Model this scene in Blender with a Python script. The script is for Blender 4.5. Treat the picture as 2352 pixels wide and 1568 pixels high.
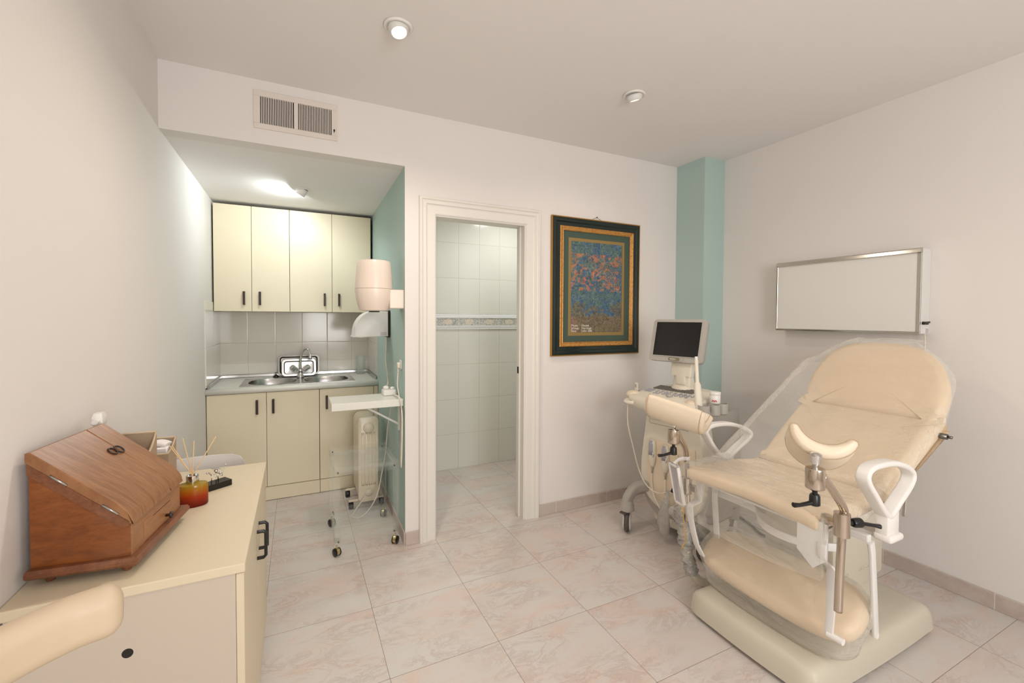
import bpy, bmesh, math, random
from mathutils import Vector, Matrix, noise
sc = bpy.context.scene
for o in list(bpy.data.objects): bpy.data.objects.remove(o)
col = sc.collection
R = math.radians

# ---------------------------------------------------------------- camera
cam = bpy.data.objects.new('camera', bpy.data.cameras.new('camera'))
col.objects.link(cam)
cam.data.sensor_width = 36.0
cam.data.lens = 36.0*1012.77/2352.0
cam.data.shift_y = -27.6/2352.0
cam.data.clip_start = 0.02
r_ = Vector((.89899, -.43787, .00500)).normalized()
f_ = Vector((.43787, .89867, -.02560)).normalized()
u_ = r_.cross(f_).normalized()
r_ = f_.cross(u_).normalized()
cam.matrix_world = Matrix(((r_.x, u_.x, -f_.x, 0), (r_.y, u_.y, -f_.y, -2.6174), (r_.z, u_.z, -f_.z, 1.36), (0, 0, 0, 1)))
sc.camera = cam

# ---------------------------------------------------------------- world, exposure, lights
w = bpy.data.worlds.new('world'); sc.world = w; w.use_nodes = True
w.node_tree.nodes['Background'].inputs[0].default_value = (0.95, 0.97, 1.0, 1)
w.node_tree.nodes['Background'].inputs[1].default_value = 1.0
sc.view_settings.view_transform = 'Standard'
sc.view_settings.look = 'None'
sc.view_settings.gamma = 1
sc.view_settings.use_curve_mapping = False
sc.view_settings.exposure = 0.18

def light(name, kind, loc, energy, color, rot=(0, 0, 0), **kw):
    d = bpy.data.lights.new(name, kind); d.energy = energy; d.color = color
    for k, v in kw.items(): setattr(d, k, v)
    o = bpy.data.objects.new(name, d); o.location = loc; o.rotation_euler = rot
    col.objects.link(o); return o

WARM = (1.0, .86, .74)
SPOTS = [(.385, -.735), (1.645, -.735), (.385, -2.95), (1.645, -2.95)]
light('spot_lamp', 'SPOT', (.385, -.715, 2.515), 32, WARM, (R(-10), 0, R(10)), spot_size=R(168), spot_blend=.85, shadow_soft_size=.05)
light('spot_lamp', 'SPOT', (1.65, -.735, 2.53), 11, WARM, (R(0), 0, 0), spot_size=R(160), spot_blend=.8, shadow_soft_size=.05)
light('spot_lamp', 'SPOT', (.385, -2.95, 2.525), 12, WARM, (0, 0, 0), spot_size=R(165), spot_blend=.6, shadow_soft_size=.05)
light('spot_lamp', 'SPOT', (1.645, -2.95, 2.525), 6, WARM, (0, 0, 0), spot_size=R(165), spot_blend=.6, shadow_soft_size=.05)
light('niche_lamp', 'POINT', (.0204, .8082, 2.2100), 12, (.90, .98, 1.0), shadow_soft_size=.010)
light('bath_lamp', 'AREA', (1.75, .62, 2.36), 6.5, (.97, 1.0, .96), (0, 0, 0), size=.16, shape='DISK')
light('added_window_fill', 'AREA', (.55, -4.55, 1.55), 66, (1.0, .985, .97), (R(90), 0, 0), size=1.5, size_y=1.5, shape='RECTANGLE')  # soft fill from behind the camera, added to raise the room's brightness

# ---------------------------------------------------------------- materials
def lin(c):
    return tuple(((v/255)/12.92 if v/255 <= .04045 else ((v/255+.055)/1.055)**2.4) for v in c) + (1,)

class NT:
    def __init__(s, m): s.t = m.node_tree; s.n = s.t.nodes; s.l = s.t.links
    def add(s, ty, **kw):
        n = s.n.new(ty)
        for k, v in kw.items(): setattr(n, k, v)
        return n
    def put(s, sock, v):
        if v is None: return
        if isinstance(v, bpy.types.NodeSocket): s.l.new(v, sock)
        else: sock.default_value = v
    def math(s, op, a, b=None, c=None):
        n = s.add('ShaderNodeMath', operation=op)
        for i, v in enumerate((a, b, c)): s.put(n.inputs[i], v)
        return n.outputs[0]
    def mix(s, f, a, b):
        n = s.add('ShaderNodeMix', data_type='RGBA')
        s.put(n.inputs[0], f); s.put(n.inputs[6], a); s.put(n.inputs[7], b)
        return n.outputs[2]
    def noise(s, vec, scale, detail=3, rough=.5, dist=0):
        n = s.add('ShaderNodeTexNoise'); s.put(n.inputs['Vector'], vec)
        n.inputs['Scale'].default_value = scale; n.inputs['Detail'].default_value = detail
        n.inputs['Roughness'].default_value = rough; n.inputs['Distortion'].default_value = dist
        return n
    def ramp(s, f, stops):
        n = s.add('ShaderNodeValToRGB'); s.put(n.inputs[0], f)
        e = n.color_ramp.elements
        while len(e) < len(stops): e.new(.5)
        for i, (p, c) in enumerate(stops): e[i].position = p; e[i].color = c
        return n.outputs[0]
    def bump(s, h, strength, dist=.01):
        n = s.add('ShaderNodeBump'); s.put(n.inputs['Height'], h)
        n.inputs['Strength'].default_value = strength; n.inputs['Distance'].default_value = dist
        s.l.new(n.outputs[0], s.b.inputs['Normal'])
        return n

def mat(name, c, rough=.5, metal=0, spec=.5, nz=None, var=.03, bump=0, bscale=60, **kw):
    """principled material with a faint procedural mottling; nz = noise scale"""
    m = bpy.data.materials.new(name); m.use_nodes = True
    q = NT(m); q.b = b = q.n['Principled BSDF']
    base = lin(c)
    b.inputs['Roughness'].default_value = rough; b.inputs['Metallic'].default_value = metal
    b.inputs['Specular IOR Level'].default_value = spec
    g = q.add('ShaderNodeTexCoord').outputs['Object']
    nn = q.noise(g, nz or 6, 3)
    d = tuple(v*(1-var) for v in base[:3]) + (1,)
    q.put(b.inputs['Base Color'], q.mix(nn.outputs[0], d, base))
    if bump:
        q.bump(q.noise(g, bscale, 4).outputs[0], bump, .004)
    for k, v in kw.items(): b.inputs[k].default_value = v
    return m

def emis(name, c, s):
    m = bpy.data.materials.new(name); m.use_nodes = True
    b = m.node_tree.nodes['Principled BSDF']
    b.inputs['Base Color'].default_value = lin(c)
    b.inputs['Emission Color'].default_value = lin(c); b.inputs['Emission Strength'].default_value = s
    return m

def glassy(name, c, alpha, rough=.05, wr=0, wscale=14, wstr=.5, edge=.5):
    """thin clear sheet: transparent at the front, glossier at grazing angles"""
    m = bpy.data.materials.new(name); m.use_nodes = True
    q = NT(m); b = q.n['Principled BSDF']; q.b = b
    b.inputs['Base Color'].default_value = lin(c); b.inputs['Roughness'].default_value = rough
    b.inputs['Specular IOR Level'].default_value = .8
    tr = q.add('ShaderNodeBsdfTransparent')
    lw = q.add('ShaderNodeLayerWeight'); lw.inputs[0].default_value = .35
    f = q.math('ADD', q.math('MULTIPLY', lw.outputs['Facing'], edge), alpha)
    mx = q.add('ShaderNodeMixShader'); q.put(mx.inputs[0], f)
    q.l.new(tr.outputs[0], mx.inputs[1]); q.l.new(b.outputs[0], mx.inputs[2])
    if wr:
        g = q.add('ShaderNodeTexCoord').outputs['Object']
        mp = q.add('ShaderNodeMapping'); q.put(mp.inputs[0], g); mp.inputs['Scale'].default_value = (1, .35, 1)
        mp.inputs['Rotation'].default_value = (0, 0, .7)
        bp = q.bump(q.noise(mp.outputs[0], wscale, 5, .6, 1.2).outputs[0], wstr, .02)
    out = q.n['Material Output']; q.l.new(mx.outputs[0], out.inputs[0])
    return m

M = {}
M['wall'] = mat('white_wall_paint', (234, 229, 224), .85, spec=.2, nz=1.5, var=.03, bump=.08, bscale=160)
M['ceil'] = mat('ceiling_paint', (240, 237, 234), .9, spec=.2, nz=1.5, var=.02)
M['teal'] = mat('pale_teal_paint', (183, 205, 199), .8, spec=.2, nz=2, var=.04, bump=.06, bscale=160)
M['trim'] = mat('cream_door_paint', (231, 227, 218), .4, nz=5, var=.03)
M['lam'] = mat('cream_laminate', (238, 226, 198), .38, nz=3, var=.02)
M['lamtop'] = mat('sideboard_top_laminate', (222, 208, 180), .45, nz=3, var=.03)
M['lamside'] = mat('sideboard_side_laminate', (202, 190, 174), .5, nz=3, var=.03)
M['edge'] = mat('cabinet_carcass', (222, 212, 188), .5)
M['brown'] = mat('dark_brown_handle', (52, 38, 32), .35)
M['black'] = mat('black_plastic', (22, 21, 21), .3)
M['blackm'] = mat('black_lacquered_base', (18, 15, 15), .12)
M['dark'] = mat('dark_gap', (38, 33, 29), .8)
M['ctop'] = mat('grey_white_worktop', (232, 231, 222), .35, nz=60, var=.06)
M['chrome'] = mat('chrome', (222, 222, 220), .12, 1)
M['steel'] = mat('brushed_steel', (190, 190, 188), .25, 1, nz=50, var=.15)
M['dsteel'] = mat('inner_steel', (120, 116, 110), .3, 1)
M['nickel'] = mat('warm_polished_nickel', (204, 192, 178), .14, 1, nz=30, var=.1)
M['brass'] = mat('brass_caster', (214, 196, 150), .25, 1)
M['white'] = mat('white_plastic', (236, 233, 228), .35)
M['whitem'] = mat('white_enamelled_metal', (226, 224, 220), .35)
M['disp'] = mat('dispenser_plastic', (238, 222, 208), .28)
M['cream'] = mat('cream_vinyl', (230, 206, 174), .42, nz=8, var=.04, bump=.12, bscale=220)
M['creaml'] = mat('pale_cream_vinyl', (232, 216, 192), .45, nz=8, var=.03, bump=.1, bscale=260)
M['chairv'] = mat('beige_chair_vinyl', (208, 188, 160), .5, nz=8, var=.04)
M['seam'] = mat('vinyl_seam', (186, 160, 128), .6)
M['putty'] = mat('putty_plastic', (206, 199, 182), .45, nz=5, var=.03, bump=.05, bscale=200)
M['usw'] = mat('ivory_machine_plastic', (230, 223, 206), .4)
M['usg'] = mat('grey_machine_plastic', (176, 172, 164), .42)
M['key'] = mat('grey_keys', (120, 114, 108), .5, nz=300, var=.5)
M['keyl'] = mat('blue_grey_buttons', (170, 170, 178), .45)
M['screen'] = mat('black_screen', (16, 13, 10), .18)
M['rad'] = mat('ivory_enamel', (232, 220, 196), .3)
M['fabric'] = mat('beige_linen', (184, 160, 134), .9, nz=120, var=.15, bump=.3, bscale=400)
M['fabrim'] = mat('beige_piping', (200, 180, 148), .8)
M['reed'] = mat('reed_wood', (226, 192, 146), .7, nz=40, var=.1)
M['paper'] = mat('white_paper', (244, 238, 236), .8)
M['cord'] = mat('cream_cord', (232, 222, 206), .5)
M['red'] = mat('red_print', (200, 50, 50), .6)
M['yellow'] = mat('ochre_tip', (210, 160, 70), .5)
M['rubber'] = mat('grey_rubber', (88, 82, 78), .6)
M['cardg'] = mat('grey_label', (188, 184, 188), .6)
M['goldl'] = mat('thin_gilt_edge', (176, 134, 66), .4, .6)
M['film'] = glassy('clear_plastic_film', (240, 237, 226), .13, .07, 1, 16, 1.0, .45)
M['filmt'] = glassy('crumpled_clear_film', (238, 235, 228), .52, .15, 1, 60, 1.0, .3)
M['acryl'] = glassy('clear_acrylic', (232, 238, 230), .035, .04, edge=.20)
M['acryle'] = glassy('acrylic_edge', (214, 226, 214), .42, .1, edge=.3)
M['glass'] = glassy('thin_glass', (214, 226, 214), .16, .05, edge=.4)
M['spotglow'] = emis('lit_spot', (255, 240, 215), 14)
M['spotdim'] = emis('dim_spot', (255, 236, 205), 1.6)
M['puckglow'] = emis('lit_niche_lamp', (240, 255, 250), 9)

def wood(name, c1, c2, axis, rough=.4):
    m = bpy.data.materials.new(name); m.use_nodes = True
    q = NT(m); q.b = b = q.n['Principled BSDF']; b.inputs['Roughness'].default_value = rough
    g = q.add('ShaderNodeTexCoord').outputs['Object']
    mp = q.add('ShaderNodeMapping'); q.put(mp.inputs[0], g)
    mp.inputs['Scale'].default_value = axis
    n1 = q.noise(mp.outputs[0], 7, 6, .65, .6); n2 = q.noise(mp.outputs[0], 26, 5, .7, .3)
    n3 = q.noise(g, 5, 2)
    f = q.math('ADD', q.math('MULTIPLY', n1.outputs[0], .65), q.math('MULTIPLY', n2.outputs[0], .35))
    cc = q.ramp(f, [(.33, lin(c1)), (.64, lin(c2))])
    worn = q.math('MULTIPLY', q.math('SUBTRACT', n3.outputs[0], .5), .8)
    q.put(b.inputs['Base Color'], q.mix(worn, cc, lin((176, 138, 110))))
    q.bump(n2.outputs[0], .12, .002)
    return m
M['wooda'] = wood('reddish_wood_side', (104, 52, 18), (144, 82, 34), (2, 1, 6))
M['woodb'] = wood('worn_wood_lid', (122, 78, 48), (166, 118, 78), (1.2, 9, 1.2), .38)
M['woodc'] = wood('pale_wood_front', (134, 88, 54), (164, 114, 74), (1, 1.5, 6))
M['woodd'] = wood('dark_moulding_wood', (96, 54, 32), (136, 86, 56), (5, 1, 5))

def coords(q):
    g = q.add('ShaderNodeNewGeometry').outputs['Position']
    s = q.add('ShaderNodeSeparateXYZ'); q.put(s.inputs[0], g)
    return g, s.outputs

def cell(q, v, off, size):
    t = q.math('DIVIDE', q.math('SUBTRACT', v, off), size)
    fr = q.math('FRACT', t)
    d = q.math('MULTIPLY', q.math('MINIMUM', fr, q.math('SUBTRACT', 1, fr)), size)
    return q.math('FLOOR', t), d, fr

def tilemat(name, ctile, cgrout, ax, offs, sizes, gw=.0015, rough=.12, vary=.03):
    m = bpy.data.materials.new(name); m.use_nodes = True
    q = NT(m); q.b = b = q.n['Principled BSDF']
    g, xyz = coords(q)
    i0, d0, _ = cell(q, xyz[ax[0]], offs[0], sizes[0]); i1, d1, _ = cell(q, xyz[ax[1]], offs[1], sizes[1])
    d = q.math('MINIMUM', d0, d1)
    gm = q.math('LESS_THAN', d, gw)
    cv = q.add('ShaderNodeCombineXYZ'); q.put(cv.inputs[0], i0); q.put(cv.inputs[1], i1)
    wn = q.add('ShaderNodeTexWhiteNoise'); q.put(wn.inputs['Vector'], cv.outputs[0])
    a = lin(ctile); dk = tuple(v*(1-vary) for v in a[:3]) + (1,)
    q.put(b.inputs['Base Color'], q.mix(gm, q.mix(wn.outputs[0], dk, a), lin(cgrout)))
    q.put(b.inputs['Roughness'], q.math('ADD', q.math('MULTIPLY', gm, .5), rough))
    h = q.math('MINIMUM', q.math('DIVIDE', d, .005), 1.0)
    nz = q.noise(g, 9, 2)
    q.bump(q.math('ADD', h, q.math('MULTIPLY', nz.outputs[0], .35)), .35, .0015)
    return m
M['btile'] = tilemat('bathroom_wall_tile', (226, 226, 216), (196, 192, 180), (0, 2), (1.303, 2.028), (.2005, .3135))
M['btile2'] = tilemat('bathroom_wall_tile_low', (226, 226, 216), (196, 192, 180), (0, 2), (1.303, 1.255), (.2005, .3135))
M['ktile'] = tilemat('kitchen_wall_tile', (232, 226, 216), (196, 190, 178), (0, 2), (-.375, 1.138), (.2065, .2665), gw=.0015)
M['ktile2'] = tilemat('kitchen_side_tile', (232, 228, 218), (196, 190, 178), (1, 2), (1.62, 1.138), (.2065, .2665), gw=.0015)

def floormat():
    m = bpy.data.materials.new('pink_marble_floor_tile'); m.use_nodes = True
    q = NT(m); q.b = b = q.n['Principled BSDF']
    g, xyz = coords(q)
    T = .4486
    i0, d0, f0 = cell(q, xyz[0], .7547, T); i1, d1, f1 = cell(q, xyz[1], -.5079, T)
    d = q.math('MINIMUM', d0, d1); gm = q.math('LESS_THAN', d, .0011)
    cv = q.add('ShaderNodeCombineXYZ'); q.put(cv.inputs[0], i0); q.put(cv.inputs[1], i1)
    wn = q.add('ShaderNodeTexWhiteNoise'); q.put(wn.inputs['Vector'], cv.outputs[0])
    sh = q.add('ShaderNodeVectorMath', operation='MULTIPLY_ADD')
    q.put(sh.inputs[0], wn.outputs['Color']); sh.inputs[1].default_value = (30, 30, 30); q.put(sh.inputs[2], g)
    mp = q.add('ShaderNodeMapping'); q.put(mp.inputs[0], sh.outputs[0])
    mp.inputs['Rotation'].default_value = (0, 0, .5); mp.inputs['Scale'].default_value = (1, 2.1, 1)
    v = mp.outputs[0]
    big = q.noise(v, 2.6, 5, .62, 1.2); med = q.noise(v, 4.5, 9, .72, 1.4); fine = q.noise(g, 190, 2)
    base = q.ramp(big.outputs[0], [(.34, lin((212, 210, 206))), (.50, lin((213, 206, 200))), (.63, lin((216, 200, 191))), (.78, lin((210, 194, 178)))])
    vein = q.math('ABSOLUTE', q.math('SUBTRACT', med.outputs[0], .5))
    vf = q.math('MULTIPLY', q.math('SUBTRACT', 1, q.math('MINIMUM', q.math('DIVIDE', vein, .06), 1)), .34)
    vf = q.math('MULTIPLY', vf, q.math('MINIMUM', q.math('MAXIMUM', q.math('MULTIPLY', q.math('SUBTRACT', q.noise(v, 3.1, 3).outputs[0], .42), 7), 0), 1))
    c = q.mix(vf, base, lin((168, 140, 130)))
    c = q.mix(q.math('MULTIPLY', q.math('GREATER_THAN', fine.outputs[0], .56), .2), c, lin((236, 224, 214)))
    c = q.mix(q.math('MULTIPLY', wn.outputs['Value'], .10), c, lin((212, 192, 184)))
    c = q.mix(q.math('MULTIPLY', gm, .75), c, lin((120, 100, 88)))
    q.put(b.inputs['Base Color'], c)
    b.inputs['Roughness'].default_value = .34; b.inputs['Specular IOR Level'].default_value = .4
    q.bump(q.math('MINIMUM', q.math('DIVIDE', d, .003), 1.0), .3, .001)
    return m
M['floor'] = floormat()

def skirtmat(name, ax, off):
    m = bpy.data.materials.new(name); m.use_nodes = True
    q = NT(m); q.b = b = q.n['Principled BSDF']
    g, xyz = coords(q)
    i0, d0, _ = cell(q, xyz[ax], off, .4486*.98)
    gm = q.math('LESS_THAN', d0, .0018)
    n = q.noise(g, 8, 7, .7, 1.2)
    c = q.ramp(n.outputs[0], [(.35, lin((188, 172, 164))), (.6, lin((200, 187, 177)))])
    q.put(b.inputs['Base Color'], q.mix(gm, c, lin((222, 210, 198)))); b.inputs['Roughness'].default_value = .4
    return m
M['skx'] = skirtmat('baseboard_tile_along_x', 0, 1.62)
M['sky'] = skirtmat('baseboard_tile_along_y', 1, -1.78)

def bordermat():
    m = bpy.data.materials.new('decorative_tile_border'); m.use_nodes = True
    q = NT(m); q.b = b = q.n['Principled BSDF']
    g, xyz = coords(q)
    i0, d0, f0 = cell(q, xyz[0], 1.303, .2005)
    zz = q.math('DIVIDE', q.math('SUBTRACT', xyz[2], 1.3255), .028)
    xx = q.math('DIVIDE', q.math('SUBTRACT', f0, .5), .24)
    rr = q.math('ADD', q.math('MULTIPLY', zz, zz), q.math('MULTIPLY', xx, xx))
    n = q.noise(g, 60, 4, .6, 2)
    leaf = q.ramp(n.outputs[0], [(.42, lin((156, 156, 150))), (.56, lin((214, 212, 204)))])
    shell = q.ramp(n.outputs[0], [(.4, lin((206, 196, 176))), (.6, lin((226, 216, 200)))])
    c = q.mix(q.math('LESS_THAN', rr, .8), leaf, shell)
    c = q.mix(q.math('LESS_THAN', d0, .002), c, lin((224, 220, 210)))
    q.put(b.inputs['Base Color'], c); b.inputs['Roughness'].default_value = .15
    return m
M['border'] = bordermat()

def giltmat():
    m = bpy.data.materials.new('aged_gilt'); m.use_nodes = True
    q = NT(m); q.b = b = q.n['Principled BSDF']
    g = q.add('ShaderNodeTexCoord').outputs['Object']
    n = q.noise(g, 90, 6, .7, .5); n2 = q.noise(g, 14, 3)
    c = q.ramp(n.outputs[0], [(.33, lin((120, 74, 30))), (.45, lin((190, 136, 66))), (.7, lin((214, 168, 96)))])
    q.put(b.inputs['Base Color'], q.mix(q.math('MULTIPLY', n2.outputs[0], .3), c, lin((176, 110, 50))))
    b.inputs['Metallic'].default_value = .35; b.inputs['Roughness'].default_value = .38
    return m
M['gilt'] = giltmat()
M['green'] = mat('dark_green_lacquer', (18, 36, 32), .22, nz=6, var=.1)
M['matg'] = mat('green_grey_mount', (70, 88, 76), .8, nz=80, var=.08)
M['mato'] = mat('olive_gold_fillet', (150, 124, 72), .6, nz=60, var=.1)

def artmat():
    """plain generic colour patches: blue field, green middle, orange patches, brown foot"""
    m = bpy.data.materials.new('printed_colour_patches'); m.use_nodes = True
    q = NT(m); q.b = b = q.n['Principled BSDF']
    g, xyz = coords(q)
    u = q.math('DIVIDE', q.math('SUBTRACT', xyz[0], 1.735), .46)
    v = q.math('DIVIDE', q.math('SUBTRACT', xyz[2], 1.235), .70)
    n1 = q.noise(g, 8, 4, .6, 1.5); n2 = q.noise(g, 34, 5, .7, 2); n3 = q.noise(g, 5, 3, .5, .6)
    blue = q.ramp(n2.outputs[0], [(.35, lin((48, 74, 104))), (.5, lin((74, 104, 122))), (.66, lin((120, 148, 140)))])
    blue = q.mix(q.math('MULTIPLY', n1.outputs[0], .5), blue, lin((60, 84, 128)))
    brown = q.ramp(n2.outputs[0], [(.35, lin((92, 72, 66))), (.6, lin((148, 122, 104)))])
    edge = q.math('ADD', .13, q.math('MULTIPLY', n3.outputs[0], .14))
    c = q.mix(q.math('LESS_THAN', v, edge), blue, brown)
    n4 = q.noise(g, 7, 4, .7, 2.5); n5 = q.noise(g, 11, 5, .7, 3)
    green = q.ramp(n2.outputs[0], [(.4, lin((56, 82, 78))), (.62, lin((112, 136, 116)))])
    mid = q.math('MULTIPLY', q.math('GREATER_THAN', v, .30), q.math('GREATER_THAN', n4.outputs[0], .47))
    c = q.mix(q.math('MULTIPLY', mid, .7), c, green)
    orange = q.ramp(n2.outputs[0], [(.38, lin((136, 88, 66))), (.6, lin((198, 132, 94)))])
    hi = q.math('MULTIPLY', q.math('GREATER_THAN', v, .46), q.math('LESS_THAN', v, .84))
    hi = q.math('MULTIPLY', hi, q.math('GREATER_THAN', n5.outputs[0], .53))
    c = q.mix(q.math('MULTIPLY', hi, .85), c, orange)
    ochre = q.ramp(n2.outputs[0], [(.36, lin((70, 66, 56))), (.64, lin((134, 124, 90)))])
    lo = q.math('MULTIPLY', q.math('LESS_THAN', v, .36), q.math('GREATER_THAN', q.noise(g, 4.2, 3, .6, 1).outputs[0], .52))
    c = q.mix(q.math('MULTIPLY', lo, .8), c, ochre)
    q.put(b.inputs['Base Color'], c); b.inputs['Roughness'].default_value = .5
    return m
M['art'] = artmat()

def liquid():
    m = bpy.data.materials.new('amber_red_glass'); m.use_nodes = True
    q = NT(m); q.b = b = q.n['Principled BSDF']
    g = q.add('ShaderNodeTexCoord').outputs['Generated']
    s = q.add('ShaderNodeSeparateXYZ'); q.put(s.inputs[0], g)
    c = q.ramp(s.outputs[2], [(.05, lin((130, 24, 14))), (.45, lin((196, 66, 24))), (.75, lin((206, 138, 40))), (1, lin((190, 172, 60)))])
    q.put(b.inputs['Base Color'], c); b.inputs['Roughness'].default_value = .06
    tr = q.add('ShaderNodeBsdfTransparent'); q.put(tr.inputs[0], c)
    mx = q.add('ShaderNodeMixShader'); mx.inputs[0].default_value = .55
    q.l.new(tr.outputs[0], mx.inputs[1]); q.l.new(b.outputs[0], mx.inputs[2])
    q.l.new(mx.outputs[0], q.n['Material Output'].inputs[0])
    return m
M['amber'] = liquid()
M['punch'] = mat('paint_on_vent', (228, 218, 208), .6)
# ---------------------------------------------------------------- mesh helpers
def BM(): return bmesh.new()

def obj(name, bm, m, parent=None, smooth=False, mods=()):
    me = bpy.data.meshes.new(name)
    bmesh.ops.recalc_face_normals(bm, faces=bm.faces)
    bm.to_mesh(me); bm.free()
    ms = m if isinstance(m, (list, tuple)) else [m]
    for k in ms: me.materials.append(M[k] if isinstance(k, str) else k)
    o = bpy.data.objects.new(name, me); col.objects.link(o)
    if parent: o.parent = parent
    if smooth:
        for p in me.polygons: p.use_smooth = True
        if smooth == 'auto':
            try: me.set_sharp_from_angle(angle=R(38))
            except Exception: pass
    return o

def tag(o, label, cat, group=None):
    o['label'] = label; o['category'] = cat
    if group: o['group'] = group
    return o
def thing(name, loc, label, cat, group=None, rotz=0, mw=None):
    o = bpy.data.objects.new(name, None); col.objects.link(o); o.empty_display_size = .05
    o.location = loc; o.rotation_euler = (0, 0, rotz)
    if mw is not None: o.matrix_world = mw
    bpy.context.view_layer.update()
    return tag(o, label, cat, group)
def struct(name, bm, m, parent=None, smooth=False):
    o = obj(name, bm, m, parent, smooth)
    if not parent: o['kind'] = 'structure'
    return o
def part(name, bm, m, root, smooth=False, wparent=None):
    """bm in world coordinates; re-expressed in the root's frame"""
    if root is not None:
        bm.transform(root.matrix_world.inverted())
    return obj(name, bm, m, root, smooth)
def sub(name, bm, m, par, smooth=False):
    """sub-part: bm in world coordinates, parent is a part whose own transform is identity"""
    bpy.context.view_layer.update()
    bm.transform(par.matrix_world.inverted())
    return obj(name, bm, m, par, smooth)

def box(x0, x1, y0, y1, z0, z1, bev=0, seg=2, bm=None, mw=None):
    b = bmesh.new()
    bmesh.ops.create_cube(b, size=1)
    for v in b.verts:
        v.co = Vector((x0+(v.co.x+.5)*(x1-x0), y0+(v.co.y+.5)*(y1-y0), z0+(v.co.z+.5)*(z1-z0)))
    if bev: bmesh.ops.bevel(b, geom=list(b.edges), offset=bev, segments=seg, affect='EDGES', profile=.5)
    if mw is not None: b.transform(mw)
    return join(bm, b)
def join(bm, b):
    if bm is None: return b
    me = bpy.data.meshes.new('tmp'); b.to_mesh(me); b.free(); bm.from_mesh(me); bpy.data.meshes.remove(me)
    return bm
def addface(bm, pts):
    return bm.faces.new([bm.verts.new(p) for p in pts])
def prism(poly, d0, d1, axis='y', bev=0, bm=None, mw=None, seg=2):
    """poly: 2D outline; extruded along axis between d0 and d1"""
    b = bmesh.new()
    def P(p, d):
        return {'y': (p[0], d, p[1]), 'x': (d, p[0], p[1]), 'z': (p[0], p[1], d)}[axis]
    A = [b.verts.new(P(p, d0)) for p in poly]; B = [b.verts.new(P(p, d1)) for p in poly]
    n = len(poly)
    fa = b.faces.new(A); fb = b.faces.new(B[::-1])
    for i in range(n): b.faces.new((A[i], A[(i+1) % n], B[(i+1) % n], B[i]))
    bmesh.ops.recalc_face_normals(b, faces=b.faces)
    if bev:
        es = [e for e in b.edges if e in fa.edges or e in fb.edges] if bev > 0 else list(b.edges)
        es = [e for e in b.edges if (fa in e.link_faces or fb in e.link_faces)]
        bmesh.ops.bevel(b, geom=es, offset=abs(bev), segments=seg, affect='EDGES', profile=.5)
    if mw is not None: b.transform(mw)
    return join(bm, b)
def loft(rings, close=True, capA=True, capB=True, bm=None, mw=None):
    b = bmesh.new()
    vs = [[b.verts.new(p) for p in r] for r in rings]
    n = len(rings[0])
    for a, c in zip(vs, vs[1:]):
        for i in range(n if close else n-1):
            j = (i+1) % n
            b.faces.new((a[i], a[j], c[j], c[i]))
    if capA and close: b.faces.new(vs[0][::-1])
    if capB and close: b.faces.new(vs[-1])
    if mw is not None: b.transform(mw)
    return join(bm, b)
def lathe(prof, c=(0, 0, 0), axis=(0, 0, 1), n=32, bm=None, sx=1, sy=1):
    """prof: (radius, height) list from one end to the other"""
    q = Vector((0, 0, 1)).rotation_difference(Vector(axis).normalized()).to_matrix().to_4x4()
    mw = Matrix.Translation(c) @ q
    rings = [[(max(r, 1e-4)*math.cos(2*math.pi*i/n)*sx, max(r, 1e-4)*math.sin(2*math.pi*i/n)*sy, h) for i in range(n)] for r, h in prof]
    return loft(rings, mw=mw, bm=bm)
def cyl(a, b_, r, n=20, bm=None, r2=None):
    a = Vector(a); b_ = Vector(b_); L = (b_-a).length
    return lathe([(r, 0), (r2 if r2 else r, L)], a, b_-a, n, bm)
def sm(pts, n=6, closed=False):
    """catmull-rom through pts"""
    P = [Vector(p) for p in pts]; N = len(P); out = []
    rng = N if closed else N-1
    for i in range(rng):
        if closed: a, b, c, d = P[(i-1) % N], P[i], P[(i+1) % N], P[(i+2) % N]
        else: a, b, c, d = P[max(i-1, 0)], P[i], P[i+1], P[min(i+2, N-1)]
        for k in range(n):
            t = k/n
            out.append(.5*((2*b)+(-a+c)*t+(2*a-5*b+4*c-d)*t*t+(-a+3*b-3*c+d)*t**3))
    if not closed: out.append(P[-1])
    return out
def sweep(path, sec, side=None, closed=False, bm=None, scale=None):
    """sweep 2D section (a along side, b along side x tangent) along path"""
    P = [Vector(p) for p in path]; N = len(P); rings = []
    prev = None
    for i in range(N):
        if closed: t = (P[(i+1) % N]-P[i-1]).normalized()
        else: t = (P[min(i+1, N-1)]-P[max(i-1, 0)]).normalized()
        if side is not None: s = Vector(side)
        else:
            s = prev if prev is not None else (Vector((0, 0, 1)) if abs(t.z) < .9 else Vector((1, 0, 0)))
        s = (s-t*s.dot(t))
        s.normalize(); prev = s
        u = t.cross(s)
        k = scale[i] if scale else 1
        rings.append([P[i]+s*a*k+u*c*k for a, c in sec])
    if closed:
        b = bmesh.new(); vs = [[b.verts.new(p) for p in r] for r in rings]; n = len(sec)
        for i in range(N):
            a, c = vs[i], vs[(i+1) % N]
            for k in range(n): b.faces.new((a[k], a[(k+1) % n], c[(k+1) % n], c[k]))
        return join(bm, b)
    return loft(rings, bm=bm)
def circ(r, n=10, sx=1, sy=1): return [(r*sx*math.cos(2*math.pi*i/n), r*sy*math.sin(2*math.pi*i/n)) for i in range(n)]
def tube(path, r, n=10, closed=False, bm=None, scale=None): return sweep(path, circ(r, n), None, closed, bm, scale)
def rrect(w, h, r, n=5):
    out = []
    for cx, cy, a0 in ((w/2-r, h/2-r, 0), (-w/2+r, h/2-r, 90), (-w/2+r, -h/2+r, 180), (w/2-r, -h/2+r, 270)):
        for k in range(n+1):
            a = R(a0+90*k/n); out.append((cx+r*math.cos(a), cy+r*math.sin(a)))
    return out
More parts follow.
